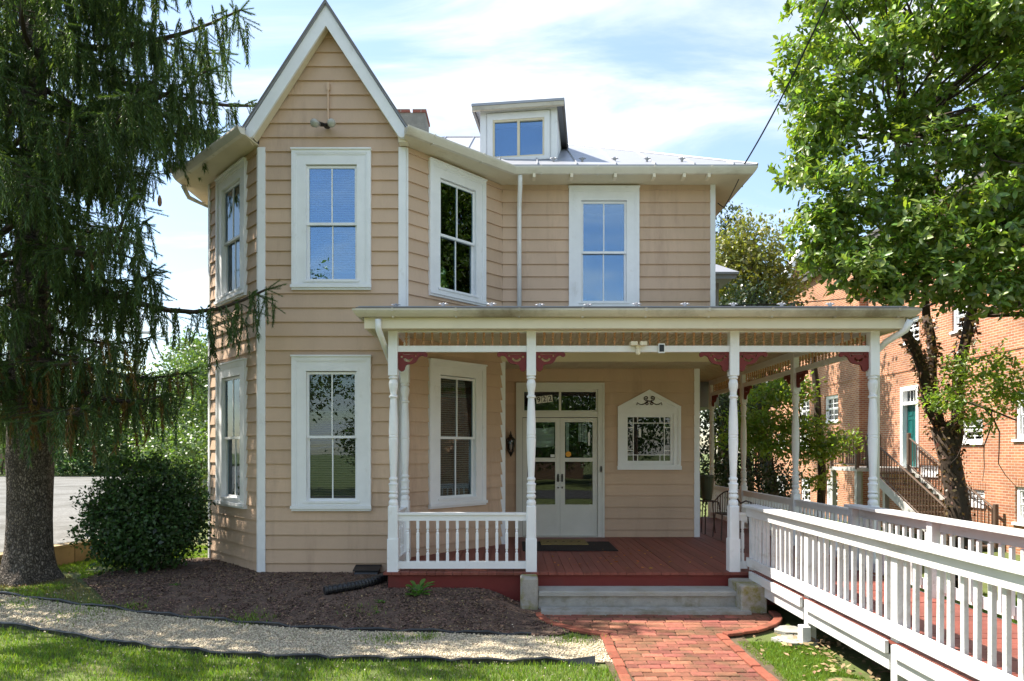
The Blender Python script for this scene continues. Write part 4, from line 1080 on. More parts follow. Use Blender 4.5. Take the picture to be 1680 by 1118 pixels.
# concrete steps and piers
st = thing('step', (1.55, 8.2, 0), 'grey concrete step in front of the red porch floor', 'step')
MB().box(0.325, 2.77, 8.085, 8.40, -0.03, 0.185).build('riser', 'concrete', st); MB().bx((1.5475, 8.228, 0.186), 2.445, 0.344, 0.057, 0.01).build('tread', 'slab_grey', st)  # tread a paler grey, the lit top put into its colour
m = MB(); m.box(0.35, 2.84, 7.80, 8.058, -0.03, 0.058); tag(m.build('slab', 'concrete'), 'thin concrete slab between the brick path and the step', 'slab')
m = MB(); m.bx((0.212, 8.20, 0.02), 0.215, 0.30, 0.385, 0.014); tag(m.build('pier_block', 'mossy'), 'small upright concrete block at the left end of the step', 'block', 'concrete piers beside the step')
m = MB(); m.bx((2.90, 8.12, -0.02), 0.31, 0.50, 0.372, 0.014); tag(m.build('pier_block', 'mossy'), 'wide mossy concrete block at the right end of the step by the ramp', 'block', 'concrete piers beside the step')

# ================================================================== RAMP
ramp = thing('ramp', (3.7, 6, 0), 'white railed wooden access ramp with red deck leading off the porch', 'ramp')
BQ = shared(MB().bx((0, 0, 0), 0.036, 0.036, 0.60, 0.003), 'baluster', 'white_worn')
def fence(X, sgn):
    """sgn -1: outer face looks to -x"""
    y0, y1 = 0.4, 8.42
    rot = 0
    m = MB()
    xo = X + sgn * 0.055
    m.box(min(xo, xo - sgn * 0.035), max(xo, xo - sgn * 0.035), y0, y1, 1.13, 1.245)
    m.box(min(xo, xo - sgn * 0.035), max(xo, xo - sgn * 0.035), y0, y1, 0.495, 0.605)
    f = m.build('fence', 'white_worn', ramp)
    MB().bx((X, (y0 + y1) / 2 + 0.0, 1.2455), 0.20, y1 - y0 + 0.08, 0.034, 0.006).build('cap_rail', 'white_worn', f)
    ps = [8.36, 6.78, 5.22, 3.66, 2.1, 0.54]
    for p in ps:
        MB().bx((X + 0.021 * -sgn, p, -0.03), 0.088, 0.088, 1.27, 0.003).build('post', 'white_worn', f)
    for a, b in zip(ps[:-1], ps[1:]):
        n = 12
        for k in range(1, n):
            y = a + (b - a) * k / n
            inst('baluster', BQ, (X + rng.uniform(-.004, .004), y + rng.uniform(-.009, .009), 0.53), f, (rng.uniform(-.012, .012), rng.uniform(-.006, .006), rng.uniform(-.06, .06)), None)
    return f
fence(3.05, -1); fence(4.36, 1)
y = 0.4
while y < 8.36:
    MB().box(3.02, 4.39, y, y + 0.135, 0.425, 0.455 + rng.uniform(-.002, .002)).build('deck_board', 'deck_red', ramp); y += 0.14
m = MB()
for X, w_ in ((2.985, 0.03), (4.40, 0.03)):
    for a, b in ((8.30, 6.83), (6.73, 5.27), (5.17, 3.71), (3.61, 2.15), (2.05, 0.6)):
        MB().box(X, X + w_, b, a, 0.345, 0.446).build('rim_board', 'white_worn', ramp)
m = MB()
for X in (3.02, 4.38):
    for a, b in ((8.30, 6.83), (6.73, 5.27), (5.17, 3.71), (3.61, 2.15), (2.05, 0.6)):
        MB().box(X, X + 0.025, b, a, 0.215, 0.338).build('skirt_board', 'white_worn', ramp)
m = MB(); m.box(3.06, 4.36, 0.4, 8.3, 0.36, 0.42); m.build('joists', 'under', ramp)
MB().bx((2.985, 6.72, -0.02), 0.09, 0.11, 0.20, 0.004).build('post_block', 'white_worn', ramp)

# ================================================================== SMALL THINGS ON AND ABOUT THE HOUSE
# wall lantern
fr = frD; u_ = -0.022 - fr.a.x
lan = thing('wall_lantern', fr.p(u_, 1.9, 0.06), 'dark metal carriage lantern on the wall left of the front door', 'lantern')
m = MB(); c0 = fr.p(u_, 0, 0.13)
m.fb(fr, u_ - 0.03, u_ + 0.03, 1.97, 2.25, 0.02, 0.04); m.tube([fr.p(u_, 2.24, 0.04), fr.p(u_, 2.30, 0.09), fr.p(u_, 2.24, 0.13)], 0.01, 6); m.build('bracket', 'black_metal', lan)
m = MB(); m.lathe((c0[0], c0[1], 2.16), [(.085, 0), (.08, .012), (.045, .05), (.02, .07), (.012, .12), (.004, .16)], 10); m.lathe((c0[0], c0[1], 1.86), [(.004, 0), (.02, .03), (.035, .06), (.05, .085), (.05, .095)], 10)
for k in range(6):
    t = 2 * math.pi * k / 6; m.tube([(c0[0] + .052 * math.cos(t), c0[1] + .052 * math.sin(t), 1.95), (c0[0] + .078 * math.cos(t), c0[1] + .078 * math.sin(t), 2.165)], 0.006, 4)
m.build('cage', 'black_metal', lan)
m = MB(); m.lathe((c0[0], c0[1], 1.955), [(.044, 0), (.070, .205)], 10); m.build('shade', 'glass', lan)
m = MB(); m.lathe((c0[0], c0[1], 1.98), [(.012, 0), (.03, .04), (.034, .08), (.012, .12)], 8); m.build('bulb', 'lamp_glass', lan)
# floodlight on the gable
fx = frF
q = P(537, 218, 9.46)
fl = thing('floodlight', (q.x, 9.44, q.z), 'twin-bulb outdoor floodlight under the pointed gable', 'floodlight')
m = MB(); m.tube([(q.x + .01, 9.46, 6.62), (q.x + .01, 9.46, 7.17)], 0.014, 6); m.bx((q.x + .01, 9.47, 7.15), 0.045, 0.04, 0.11, 0.004); m.build('conduit', 'siding', fl)
m = MB(); m.lathe((q.x, 9.44, 6.60), [(.04, 0), (.05, .02), (.03, .05)], 10)
for s2 in (-1, 1): m.tube([(q.x, 9.42, 6.62), (q.x + s2 * 0.05, 9.38, 6.615), (q.x + s2 * 0.085, 9.33, 6.60)], [0.02, 0.03, 0.035], 8)
m.build('holder', 'black_metal', fl)
for s2 in (-1, 1):
    m = MB(); m.tube([(q.x + s2 * 0.083, 9.335, 6.60), (q.x + s2 * 0.11, 9.27, 6.575), (q.x + s2 * 0.125, 9.22, 6.56), (q.x + s2 * 0.13, 9.205, 6.555)], [0.032, 0.054, 0.058, 0.03], 12); m.build('bulb', 'lamp_glass', fl, smooth=True)
# camera and sensor light on the frieze rail
q = P(1046, 569, 8.43)
cmr = thing('security_light', (q.x, 8.42, 3.25), 'cream double-headed motion light on the porch frieze rail', 'light')
m = MB(); m.bx((q.x, 8.41, 3.27), 0.06, 0.05, 0.05, 0.004); m.lathe((q.x, 8.40, 3.19), [(.02, 0), (.032, .02), (.03, .06), (.02, .08)], 8); m.build('body', 'cream', cmr)
m = MB(); m.bx((q.x - 0.06, 8.38, 3.305), 0.09, 0.1, 0.05, 0.006); m.bx((q.x + 0.06, 8.38, 3.305), 0.09, 0.1, 0.05, 0.006); m.build('head', 'cream', cmr)
q = P(1085, 573, 8.42)
sl = thing('solar_light', (q.x, 8.41, 3.21), 'small black-faced square solar lamp on the porch frieze rail', 'lamp')
m = MB(); m.fb(WORLD, q.x - .04, q.x + .04, 3.215, 3.335, -8.435, -8.40); m.build('case', 'white', sl)
m = MB(); m.fb(WORLD, q.x - .03, q.x + .03, 3.23, 3.32, -8.3995, -8.395); m.build('panel', 'black_plastic', sl)
# door mats
m = MB(); m.bx((0.90, 10.62, FLOOR + 0.003), 1.47, 1.0, 0.012, 0.003); tag(m.build('door_mat', 'mat_dark'), 'large black mat on the porch floor before the door', 'mat')
m = MB(); m.bx((0.86, 11.00, FLOOR + 0.016), 0.77, 0.60, 0.014, 0.004); cm = m.build('door_mat', 'mat_coir'); tag(cm, 'tan coir mat lying on the black mat at the door', 'mat')
m = MB()
for k in range(5): m.lathe((0.60 + k * 0.13, 11.0 + 0.03 * (k % 2), FLOOR + 0.0285), [(.028, 0), (.022, .003)], 8)
m.build('pattern', 'mat_dark', cm)
# curved-back metal chair
cx, cy = 3.86, 11.6
chair = thing('porch_chair', (cx, cy, FLOOR), 'dark brown metal slat chair on the porch beside the right post', 'chair')
m = MB(); seat = []
for k in range(9): m.box(cx - .23, cx + .23, cy - .22 + k * .05, cy - .22 + k * .05 + .03, FLOOR + .43, FLOOR + .445)
m.build('seat', 'iron_brown', chair)
arc_ = [(cx - .25 + .5 * t, cy + .24 - 0.05 * math.sin(math.pi * t), FLOOR + .60 + .22 * math.sin(math.pi * t)) for t in np.linspace(0, 1, 13)]
m = MB(); m.tube(arc_, 0.013, 6); m.build('back_rail', 'iron_brown', chair)
for k in range(1, 12):
    p = arc_[k]; MB().tube([p, (p[0], cy + .22, FLOOR + .44)], 0.008, 5).build('back_slat', 'iron_brown', chair)
for s2 in (-1, 1):
    MB().tube([arc_[0] if s2 < 0 else arc_[-1], (cx + s2 * .28, cy + .05, FLOOR + .66), (cx + s2 * .28, cy - .2, FLOOR + .65), (cx + s2 * .26, cy - .24, FLOOR + .44)], 0.012, 6).build('armrest', 'iron_brown', chair)
    for s3 in (-1, 1): MB().tube([(cx + s2 * .22, cy + s3 * .2, FLOOR + .43), (cx + s2 * .25, cy + s3 * .24, FLOOR)], 0.012, 6).build('leg', 'iron_brown', chair)
# planter on stand
pz = thing('planter', (3.66, 12.35, FLOOR), 'dark green pot on a thin stand by the house corner on the porch', 'planter')
m = MB(); m.lathe((3.66, 12.35, FLOOR + .62), [(.08, 0), (.09, .03), (.11, .2), (.135, .42), (.15, .43), (.15, .47), (.12, .47), (.11, .42)], 16); m.build('pot', 'pot', pz)
m = MB(); m.lathe((3.66, 12.35, FLOOR + .595), [(.13, 0), (.13, .022)], 12)
m.build('stand_top', 'iron_brown', pz)
for k in range(3): MB().tube([(3.66 + .10 * math.cos(k * 2.094), 12.35 + .10 * math.sin(k * 2.094), FLOOR + .6), (3.66 + .15 * math.cos(k * 2.094), 12.35 + .15 * math.sin(k * 2.094), FLOOR)], .011, 6).build('leg', 'iron_brown', pz)
# corrugated drain pipe and vent cover
cp = [onground(634, 950, 0.10), onground(625, 958, 0.075), onground(600, 966, 0.07), onground(570, 972, 0.07), onground(531, 979, 0.07)]
cp = [Vector(c) for c in cp]; cp[0] = Vector((-1.66, 9.40, 0.34)); cp.insert(1, Vector((-1.66, 9.22, 0.27)))
fine = []; rr = []
for i in range(len(cp) - 1):
    for k in range(22):
        t = k / 22; p0 = cp[max(i - 1, 0)]; p1 = cp[i]; p2 = cp[i + 1]; p3 = cp[min(i + 2, len(cp) - 1)]
        fine.append(0.5 * ((2 * p1) + (p2 - p0) * t + (2 * p0 - 5 * p1 + 4 * p2 - p3) * t * t + (3 * p1 - p0 - 3 * p2 + p3) * t ** 3)); rr.append(0.058 if (len(rr) // 2) % 2 else 0.049)
m = MB(); m.tube(fine, rr, 14); tag(m.build('drain_pipe', 'black_plastic'), 'black corrugated drain hose lying on the mulch below the downspout', 'hose')
q = onground(592, 952)
vb = thing('vent_cover', (q[0], 9.40, q[2]), 'black plastic vent cover against the foot of the bay wall', 'vent cover')
m = MB(); m.hexa([(q[0] - .17, 9.28, .17), (q[0] + .17, 9.28, .17), (q[0] + .17, 9.49, .17), (q[0] - .17, 9.49, .17), (q[0] - .16, 9.32, .26), (q[0] + .16, 9.32, .26), (q[0] + .16, 9.49, .31), (q[0] - .16, 9.49, .31)]); m.build('body', 'black_plastic', vb)
m = MB(); m.hexa([(q[0] - .185, 9.29, .262), (q[0] + .185, 9.29, .262), (q[0] + .185, 9.49, .312), (q[0] - .185, 9.49, .312), (q[0] - .185, 9.29, .275), (q[0] + .185, 9.29, .275), (q[0] + .185, 9.49, .325), (q[0] - .185, 9.49, .325)]); m.build('lid', 'black_plastic', vb)
# plastic lawn edging
def edging(pts, label, end=False):
    m = MB(); n = len(pts)
    pts = [(p[0], p[1], float(gz(p[0], p[1])) - 0.01 + 0.012 * math.sin(i * 1.3) + 0.008 * math.sin(i * 3.7)) for i, p in enumerate(pts)]
    m.tube([(p[0], p[1], p[2] + 0.042) for p in pts], 0.013, 7)
    for i in range(n - 1):
        a, b = pts[i], pts[i + 1]; m.add([(a[0], a[1], a[2] - .03), (b[0], b[1], b[2] - .03), (b[0], b[1], b[2] + .04), (a[0], a[1], a[2] + .04)], [(0, 1, 2, 3)])
    if end:
        a = pts[-1]; b = (a[0] - 0.25, a[1] - 0.01, a[2]); m.hexa([(b[0], b[1] - .03, -.02), (a[0], a[1] - .06, -.02), (a[0], a[1] + .0, -.02), (b[0], b[1], -.02), (b[0], b[1] - .01, b[2] + .045), (a[0], a[1] - .02, a[2] + .075), (a[0], a[1] + .0, a[2] + .075), (b[0], b[1], b[2] + .045)])
    tag(m.build('lawn_edging', 'edging'), label, 'edging', 'black plastic edging along the gravel path')
edging(eLo, 'black plastic edging strip between the lawn and the gravel path', True)
edging(eUp, 'black plastic edging strip between the gravel path and the mulch')
# service wires
def wire(pts, label, r=0.009):
    a = [Vector(p) for p in pts]; fine = []
    for i in range(len(a) - 1):
        for k in range(12): fine.append(a[i].lerp(a[i + 1], k / 12) + Vector((0, 0, -0.35 * 4 * (k / 12) * (1 - k / 12) * (a[i] - a[i + 1]).length / 14)))
    fine.append(a[-1]); m = MB(); m.tube(fine, r, 5); tag(m.build('service_wire', 'cable'), label, 'wire')
wire([P(1218, 275, 10.52), P(1306, 113, 9.0), P(1500, -330, 7.0)], 'overhead service cable running from the roof corner up into the right tree', 0.012)
wire([(3.40, 10.86, 6.05), (3.45, 10.7, 5.92), (3.62, 10.5, 6.3)], 'loop of thin cable hanging under the right eave', 0.008)
wire([P(1182, 502, 12.5), P(1680, 440, 14)], 'thin pale cable stretched over the porch roof towards the brick building', 0.010)
# ================================================================== BRICK BUILDING
def slabwall(name, fr, u0, u1, vb, vt, ops, mat, parent, th=0.3):
    m = MB(); cu = sorted({u0, u1} | {q for o in ops for q in o[:2]})
    for i in range(len(cu) - 1):
        c0, c1 = cu[i], cu[i + 1]; iv = [(vb, vt)]
        for o in ops:
            if o[0] <= c0 + 1e-5 and o[1] >= c1 - 1e-5:
                nv = []
                for q0, q1 in iv:
                    if o[3] <= q0 or o[2] >= q1: nv.append((q0, q1)); continue
                    if o[2] > q0: nv.append((q0, o[2]))
                    if o[3] < q1: nv.append((o[3], q1))
                iv = nv
        for q0, q1 in iv: m.fb(fr, c0, c1, q0, q1, -th, 0)
    return m.build(name, mat, parent)
bb = thing('brick_building', (13, 20, 0), 'long orange brick building with white windows to the right of the house', 'building')
XN, XF, DS = 12.8, 12.5, 23.7
frN = Fr((XN, DS), (XN, 8.0)); frX = Fr((XF, 34.0), (XF, DS))
def bwin(fr, X, yfar, px0, px1, y0, y1, nx=2, ny=4):
    Df, Dn = X * F / (px0 - 840), X * F / (px1 - 840); S = F / ((Df + Dn) / 2)
    z1_, z0_ = CZ + (HOR - y0) / S, CZ + (HOR - y1) / S
    u0, u1 = yfar - Df, yfar - Dn
    if u1 - u0 < 0.8: c = (u0 + u1) / 2; u0, u1 = c - 0.45, c + 0.45
    m = MB(); m.frame(fr, u0, u1, z0_, z1_, 0.09, 0.1, 0.05, -0.16, -0.05); m.fb(fr, u0 - 0.06, u1 + 0.06, z0_ - 0.07, z0_, -0.16, 0.05)
    w = m.build('window', 'white', bb)
    a0, a1, b0, b1 = u0 + 0.09, u1 - 0.09, z0_ + 0.05, z1_ - 0.1; mid = (b0 + b1) / 2
    m = MB(); m.frame(fr, a0, a1, b0, mid + .02, .04, .04, .04, -.14, -.10); m.frame(fr, a0, a1, mid + .021, b1, .04, .04, .04, -.12, -.08)
    for i in range(1, nx): q = a0 + (a1 - a0) * i / nx; m.fb(fr, q - .012, q + .012, b0 + .04, mid - .02, -.135, -.105); m.fb(fr, q - .012, q + .012, mid + .06, b1 - .04, -.115, -.085)
    q = (mid + b1) / 2; m.fb(fr, a0 + .04, a1 - .04, q - .012, q + .012, -.114, -.086)
    q = (mid + b0) / 2; m.fb(fr, a0 + .04, a1 - .04, q - .012, q + .012, -.134, -.106)
    m.build('sash', 'white', w)
    MB().fb(fr, a0 + .03, a1 - .03, b0, b1, -.128, -.124).build('pane', 'glass_dark', w)
    MB().fb(fr, a0 - .05, a1 + .05, b0 - .05, b1 + .05, -.5, -.45).build('dark_backing', 'dark_room', w)
    m = MB(); n = 11
    for i in range(n): m.fb(fr, u0 - .05 + (u1 - u0 + .1) * i / n + .006, u0 - .05 + (u1 - u0 + .1) * (i + 1) / n - .006, z1_, z1_ + 0.2, -0.05, 0.008)
    m.build('lintel', 'brick_wall', w)['kind'] = 'stuff'
    return (u0, u1, z0_, z1_)
onear = [bwin(frN, XN, DS, *q) for q in ((1583, 1603, 686, 726), (1589, 1603, 803, 828), (1516, 1530, 763, 779), (1482, 1506, 522, 561), (1562, 1600, 492, 540), (1672, 1705, 640, 720), (1672, 1705, 800, 860))]
ofar = [bwin(frX, XF, 34.0, *q) for q in ((1353, 1375, 649, 692), (1311, 1328, 655, 694), (1355, 1374, 787, 833), (1315, 1328, 785, 824), (1273, 1289, 780, 818), (1275, 1289, 712, 735), (1311, 1328, 712, 735))]
# door
Dd0, Dd1 = XN * F / (1478 - 840), XN * F / (1508 - 840); u0, u1 = DS - Dd0, DS - Dd1; zd0, zd1 = 1.45, 4.05
m = MB(); m.frame(frN, u0, u1, zd0, zd1, 0.13, 0.14, 0.001, -0.22, 0.03); m.fb(frN, u0 + .13, u1 - .13, 3.45, 3.55, -0.22, 0.0); bdoor = m.build('door', 'white', bb)
m = MB(); m.fb(frN, u0 + .13, u1 - .13, zd0, 3.45, -0.2, -0.14); uu = (u0 + u1) / 2
for (a, b) in ((u0 + .19, uu - .05), (uu + .05, u1 - .19)):
    for (c, d) in ((1.65, 2.3), (2.42, 3.0), (3.1, 3.36)): m.frame(frN, a, b, c, d, .03, .03, .03, -.139, -.125)
m.build('door_leaf', 'teal', bdoor)
MB().fb(frN, u0 + .13, u1 - .13, 3.55, zd1 - .14, -.15, -.14).build('pane', 'glass_dark', bdoor)
m = MB()
for k in range(1, 4): q = u0 + .13 + (u1 - u0 - .26) * k / 4; m.fb(frN, q - .012, q + .012, 3.55, zd1 - .14, -.138, -.12)
m.build('muntin', 'white', bdoor)
onear.append((u0 + .02, u1 - .02, zd0, zd1 - .02))
slabwall('wall', frN, 0, frN.L, -1.2, 9.3, onear, 'brick_wall', bb)
slabwall('wall', frX, 0, frX.L, -1.2, 9.3, ofar, 'brick_wall', bb)
m = MB(); m.box(XF + .301, XN + .3, DS - 0.001, DS + .3, -1.2, 9.3); m.build('wall', 'brick_wall', bb)
m = MB(); m.box(XF - .02, XF + .0, DS + .02, 34, 4.55, 4.62); m.box(XN - .02, XN, 8, DS - .02, 4.55, 4.62); m.build('belt_course', 'brick_wall', bb)
m = MB(); m.box(XF + 0.3, 26, 33.7, 34, -1.2, 9.3); m.build('wall', 'brick_wall', bb)
m = MB(); m.box(XN + .31, 26, 8.0, 8.3, -1.2, 9.3); m.build('wall', 'brick_wall', bb)
m = MB(); m.sheet([(XF - .25, 7.6, 9.42), (27, 7.6, 9.42), (27, 34.4, 9.42), (XF - .25, 34.4, 9.42)], .1); m.box(XF - .2, XF - .05, 7.7, 34.3, 9.1, 9.31); m.build('roof', 'shingle', bb)
# gable wing with the lunette, further back
frG = Fr((13.6, 36.0), (21.0, 36.0)); gw = frG.L / 2
m = MB(); m.ext(frG, [(0, -1), (frG.L, -1), (frG.L, 9.0), (gw, 15.2), (0, 9.0)], -0.3, 0); m.build('wall', 'brick_wall', bb)
m = MB()
for s2 in (-1, 1): m.ext(frG, [(gw, 15.7), (gw + s2 * (gw + .5), 8.7), (gw + s2 * (gw + .5), 8.1), (gw, 15.0)], -0.5, 0.35)
m.build('bargeboard', 'white', bb)
lu = []
for (px_, rr_) in ((1327, 0.85),):
    ucn = (px_ - 840) * 36 / F - 13.6; zc_ = CZ + (HOR - 488) * 36 / F
    m = MB(); m.ext(frG, [(ucn + rr_ * math.cos(t), zc_ + rr_ * math.sin(t)) for t in np.linspace(0, math.pi, 17)], 0.0, 0.08); lw = m.build('arched_louver', 'white', bb)
    m = MB()
    for k in range(7):
        z = zc_ + .06 + k * .12; h = math.sqrt(max(0, (rr_ - .1) ** 2 - (z - zc_) ** 2)); m.fb(frG, ucn - h, ucn + h, z, z + .05, 0.081, 0.12)
    m.build('louver', 'stair_grey', lw)
# outside stair
es = thing('outside_stair', (11.7, 20, 0.2), 'brown railed outside stair climbing to the teal door of the brick building', 'stair')
zl = 1.43
MB().box(10.95, 12.78, 20.9, 22.7, zl - .12, zl).build('landing', 'stair_grey', es)
m = MB()
for X in (11.0, 11.9): 
    for Y in (21.0, 22.6): MB().box(X, X + .14, Y, Y + .14, -0.7, zl - .13).build('support', 'stair_grey', es)
nst = 13
for k in range(nst): MB().box(11.35, 12.6, 20.9 - (k + 1) * .29, 20.9 - k * .29 - .01, zl - (k + 1) * .15 - .05, zl - (k + 1) * .15).build('tread', 'stair_brown', es)
for X in (11.33, 12.62):
    MB().hexa([(X, 17.1, -0.75), (X + .04, 17.1, -0.75), (X + .04, 20.9, zl - .3), (X, 20.9, zl - .3), (X, 17.1, -0.5), (X + .04, 17.1, -0.5), (X + .04, 20.9, zl), (X, 20.9, zl)]).build('stringer', 'stair_grey', es)
BAR = shared(MB().bx((0, 0, 0), .022, .022, 1.0), 'bar', 'stair_brown')
def srail(p, q, n, post0=True, post1=True, h=0.95):
    p, q = Vector(p), Vector(q)
    m = MB(); m.tube([p + Vector((0, 0, h)), q + Vector((0, 0, h))], 0.03, 6); m.tube([p + Vector((0, 0, .1)), q + Vector((0, 0, .1))], 0.02, 5)
    r = m.build('handrail', 'stair_brown', es)
    for k in range(1, n): 
        c = p.lerp(q, k / n); inst('bar', BAR, (c.x, c.y, c.z + .1), r, None, (1, 1, h - .1))
    for on, c in ((post0, p), (post1, q)):
        if on: MB().bx((c.x, c.y, c.z - .05), .1, .1, h + .2, .01).build('post', 'stair_brown', r)
srail((10.98, 20.95, zl), (11.35, 20.95, zl), 4); srail((10.98, 22.6, zl), (10.98, 20.95, zl), 14, True, False); srail((12.6, 22.6, zl), (10.98, 22.6, zl), 13, True, False)
srail((11.36, 20.9, zl), (11.36, 17.15, -.52), 28, True, True); srail((12.6, 20.9, zl), (12.6, 17.15, -.52), 28, True, True)

# ================================================================== VEGETATION
def blob_points(blobs, n, shell=0.55):
    vol = np.array([b[3] * b[4] * b[5] for b in blobs]) ** 0.8; k = rng.choice(len(blobs), n, p=vol / vol.sum())
    B = np.array(blobs)[k]; d = rdir(n); r = shell + (1 - shell) * rng.rand(n) ** 0.7
    r *= 1 + 0.14 * np.sin(d[:, 0] * 7 + k) * np.sin(d[:, 2] * 6 + 2 * k)
    return B[:, :3] + d * B[:, 3:] * r[:, None], d
def foliage(name, blobs, n, size, mat, parent, per=9, spread=0.22, small=True, shell=0.55, up=0.35, keep=None):
    nc = max(1, n // per); c, d = blob_points(blobs, nc, shell)
    c = np.repeat(c, per, 0); d = np.repeat(d, per, 0); n = len(c)
    p = c + rng.normal(size=(n, 3)) * spread
    if keep is not None: 
        k = keep(p); p, d, n = p[k], d[k], int(k.sum())
    xd = d * 0.6 + rdir(n) * 0.9; zd = d * 0.7 + rdir(n) * 0.6; zd[:, 2] += up
    s = size * rng.uniform(0.65, 1.25, n)
    return scatter(name, SLEAF_V if small else LEAF_V, SLEAF_F if small else LEAF_F, p, basis(xd, zd), s, mat, parent)
def whorls(name, blobs, n, size, mat, parent, per=8, shell=0.5, keep=None):
    c, d = blob_points(blobs, n, shell)
    d = d + rdir(n) * 0.5; d[:, 2] += 0.5; d /= np.linalg.norm(d, axis=1, keepdims=True)
    if keep is not None: k = keep(c); c, d = c[k], d[k]
    n = len(c)
    t = rng.rand(n, per) * 0.5 + np.arange(per) * 2 * np.pi / per
    a = np.cross(d, np.array([0.3, 0.2, 1.0])); a /= np.linalg.norm(a, axis=1, keepdims=True); b = np.cross(d, a)
    xd = (a[:, None] * np.cos(t)[..., None] + b[:, None] * np.sin(t)[..., None]) + d[:, None] * rng.uniform(0.0, 0.9, (n, per, 1))
    zd = np.repeat(d[:, None], per, 1) + rng.normal(size=(n, per, 3)) * 0.25; zd[..., 2] += 0.3
    p = np.repeat(c[:, None], per, 1) + d[:, None] * rng.uniform(-.08, .05, (n, per, 1)) + rng.normal(size=(n, per, 3)) * 0.015
    return scatter(name, LEAF_V, LEAF_F, p.reshape(-1, 3), basis(xd.reshape(-1, 3), zd.reshape(-1, 3)), size * rng.uniform(.7, 1.25, n * per), mat, parent), c
def limb(m, a, b, r0, r1, n=7, wob=0.12, bits=6):
    a, b = Vector(a), Vector(b); L = (b - a).length; pts = []; rs = []
    ph = rng.uniform(0, 6, 3)
    for i in range(bits + 1):
        t = i / bits; w = wob * L * 0.25 * math.sin(math.pi * t)
        pts.append(a.lerp(b, t) + Vector((math.sin(5 * t + ph[0]), math.sin(4 * t + ph[1]), 0.5 * math.sin(6 * t + ph[2]))) * w); rs.append(r0 + (r1 - r0) * t)
    m.tube(pts, rs, n); return pts

# ---- big spruce on the left
TX, TY = -6.83, 9.3
sp_ = thing('spruce_tree', (TX, TY, 0.1), 'tall old spruce with drooping dark branches and thick bare trunk', 'tree')
m = MB(); NT, NR = 44, 60; vv = []
zs = np.concatenate([[-0.15, 0.0, .1, .2, .35, .55, .85, 1.2], np.linspace(1.6, 12.0, NR - 8)])
for z in zs:
    base = 0.26 + 0.17 * math.exp(-max(z, 0) / 0.25) if z < 1.6 else 0.272 * (1 - (z - 1.6) / 10.6) + .01
    for k in range(NT):
        t = 2 * math.pi * k / NT
        r = base * (1 + 0.035 * math.sin(3 * t + z * .6) + 0.022 * rng.normal() + (0.16 * math.exp(-max(z, 0) / .2) * math.sin(5 * t + 1)))
        vv.append((TX + 0.012 * z + r * math.cos(t), TY + r * math.sin(t), z + 0.1))
ff = [(i * NT + k, i * NT + (k + 1) % NT, (i + 1) * NT + (k + 1) % NT, (i + 1) * NT + k) for i in range(len(zs) - 1) for k in range(NT)]
mk('trunk', vv, ff, 'bark', sp_, None, True)
br = MB(); S_loc = []; S_dir = []; S_len = []
def hang(p, ln, n):
    """a curtain twig hanging at p"""
    for _ in range(n):
        q = np.array(p) + rng.normal(size=3) * np.array([.05, .05, .03])
        S_loc.append(q); d = np.array([rng.normal() * .16, rng.normal() * .16, -1.0]); S_dir.append(d); S_len.append(ln * rng.uniform(.6, 1.3))
def spruce_branch(h, azm, L, droop=0.22, lift=0.14, dens=1.0):
    ca, sa = math.cos(azm), math.sin(azm)
    side = np.array([-sa, ca, 0])
    pts = []
    nb = 9
    for i in range(nb + 1):
        t = i / nb
        z = h - droop * L * math.sin(min(1, t * 1.1) * math.pi * .55) + lift * L * t * t * t
        pts.append((TX + ca * L * t + .05 * L * math.sin(t * 5 + h) * -sa, TY + sa * L * t + .05 * L * math.sin(t * 5 + h) * ca, z))
    br.tube(pts, [0.05 * (1 - .85 * i / nb) * (L / 3) + .006 for i in range(nb + 1)], 5)
    P_ = np.array(pts); nl = int(L * 5.4 * dens)
    for j in range(nl):
        t = 0.12 + 0.88 * (j + rng.rand()) / nl; f = t * nb; i0 = min(int(f), nb - 1); p = P_[i0] + (P_[i0 + 1] - P_[i0]) * (f - i0)
        for s2 in (-1, 1):
            ll = (0.2 + 0.75 * (1 - t) * L / 3) * rng.uniform(.5, 1.2)
            fd = np.array([ca, sa, 0]) * rng.uniform(.3, .9) + side * s2
            fd /= np.linalg.norm(fd); ns = max(2, int(ll * 6.5)); q0 = p
            ln_pts = []
            for k in range(ns + 1):
                tt_ = k / ns; q = p + fd * ll * tt_ + np.array([0, 0, -0.30 * ll * tt_ * tt_ + .03])
                ln_pts.append(tuple(q))
                if k: 
                    hang(q, 0.43 * (0.7 + 0.6 * rng.rand()), 1 if rng.rand() < .72 else 2)
                    S_loc.append(np.array(q)); dd = fd + np.array([0, 0, -.35]) + rng.normal(size=3) * .25; S_dir.append(dd); S_len.append(rng.uniform(.16, .28))
            br.tube([ln_pts[0], ln_pts[len(ln_pts) // 2], ln_pts[-1]], [.008, .006, .003], 3, False)
    hang(pts[-1], .3, 3)
    for k in range(5):
        S_loc.append(np.array(pts[-1])); S_dir.append(np.array([ca, sa, rng.uniform(-.3, .5)]) + rng.normal(size=3) * .35); S_len.append(rng.uniform(.15, .3))
h = 3.0; gang = 0.0
while h < 11.6:
    gang += 2.399963
    a = gang + rng.uniform(-.3, .3); ca, sa = math.cos(a), math.sin(a)
    L = 3.05 * rng.uniform(.78, 1.1) if h < 8.2 else max(.4, 3.05 * (12.2 - h) / 4.0)
    if h < 4.5: L *= 0.86
    if ca > 0.15 and sa > -0.25 and h < 6.9: L = min(L, 1.5 + 0.9 * max(0, -sa))
    if sa < -0.75 and h < 5: L *= .8
    spruce_branch(h, a, L, dens=1.0 if h < 9.3 else .5)
    h += 0.118 if h < 9.0 else .2
spruce_branch(4.75, -0.14, 3.62, 0.28, 0.10, .75)      # the long low branch in front of the bay
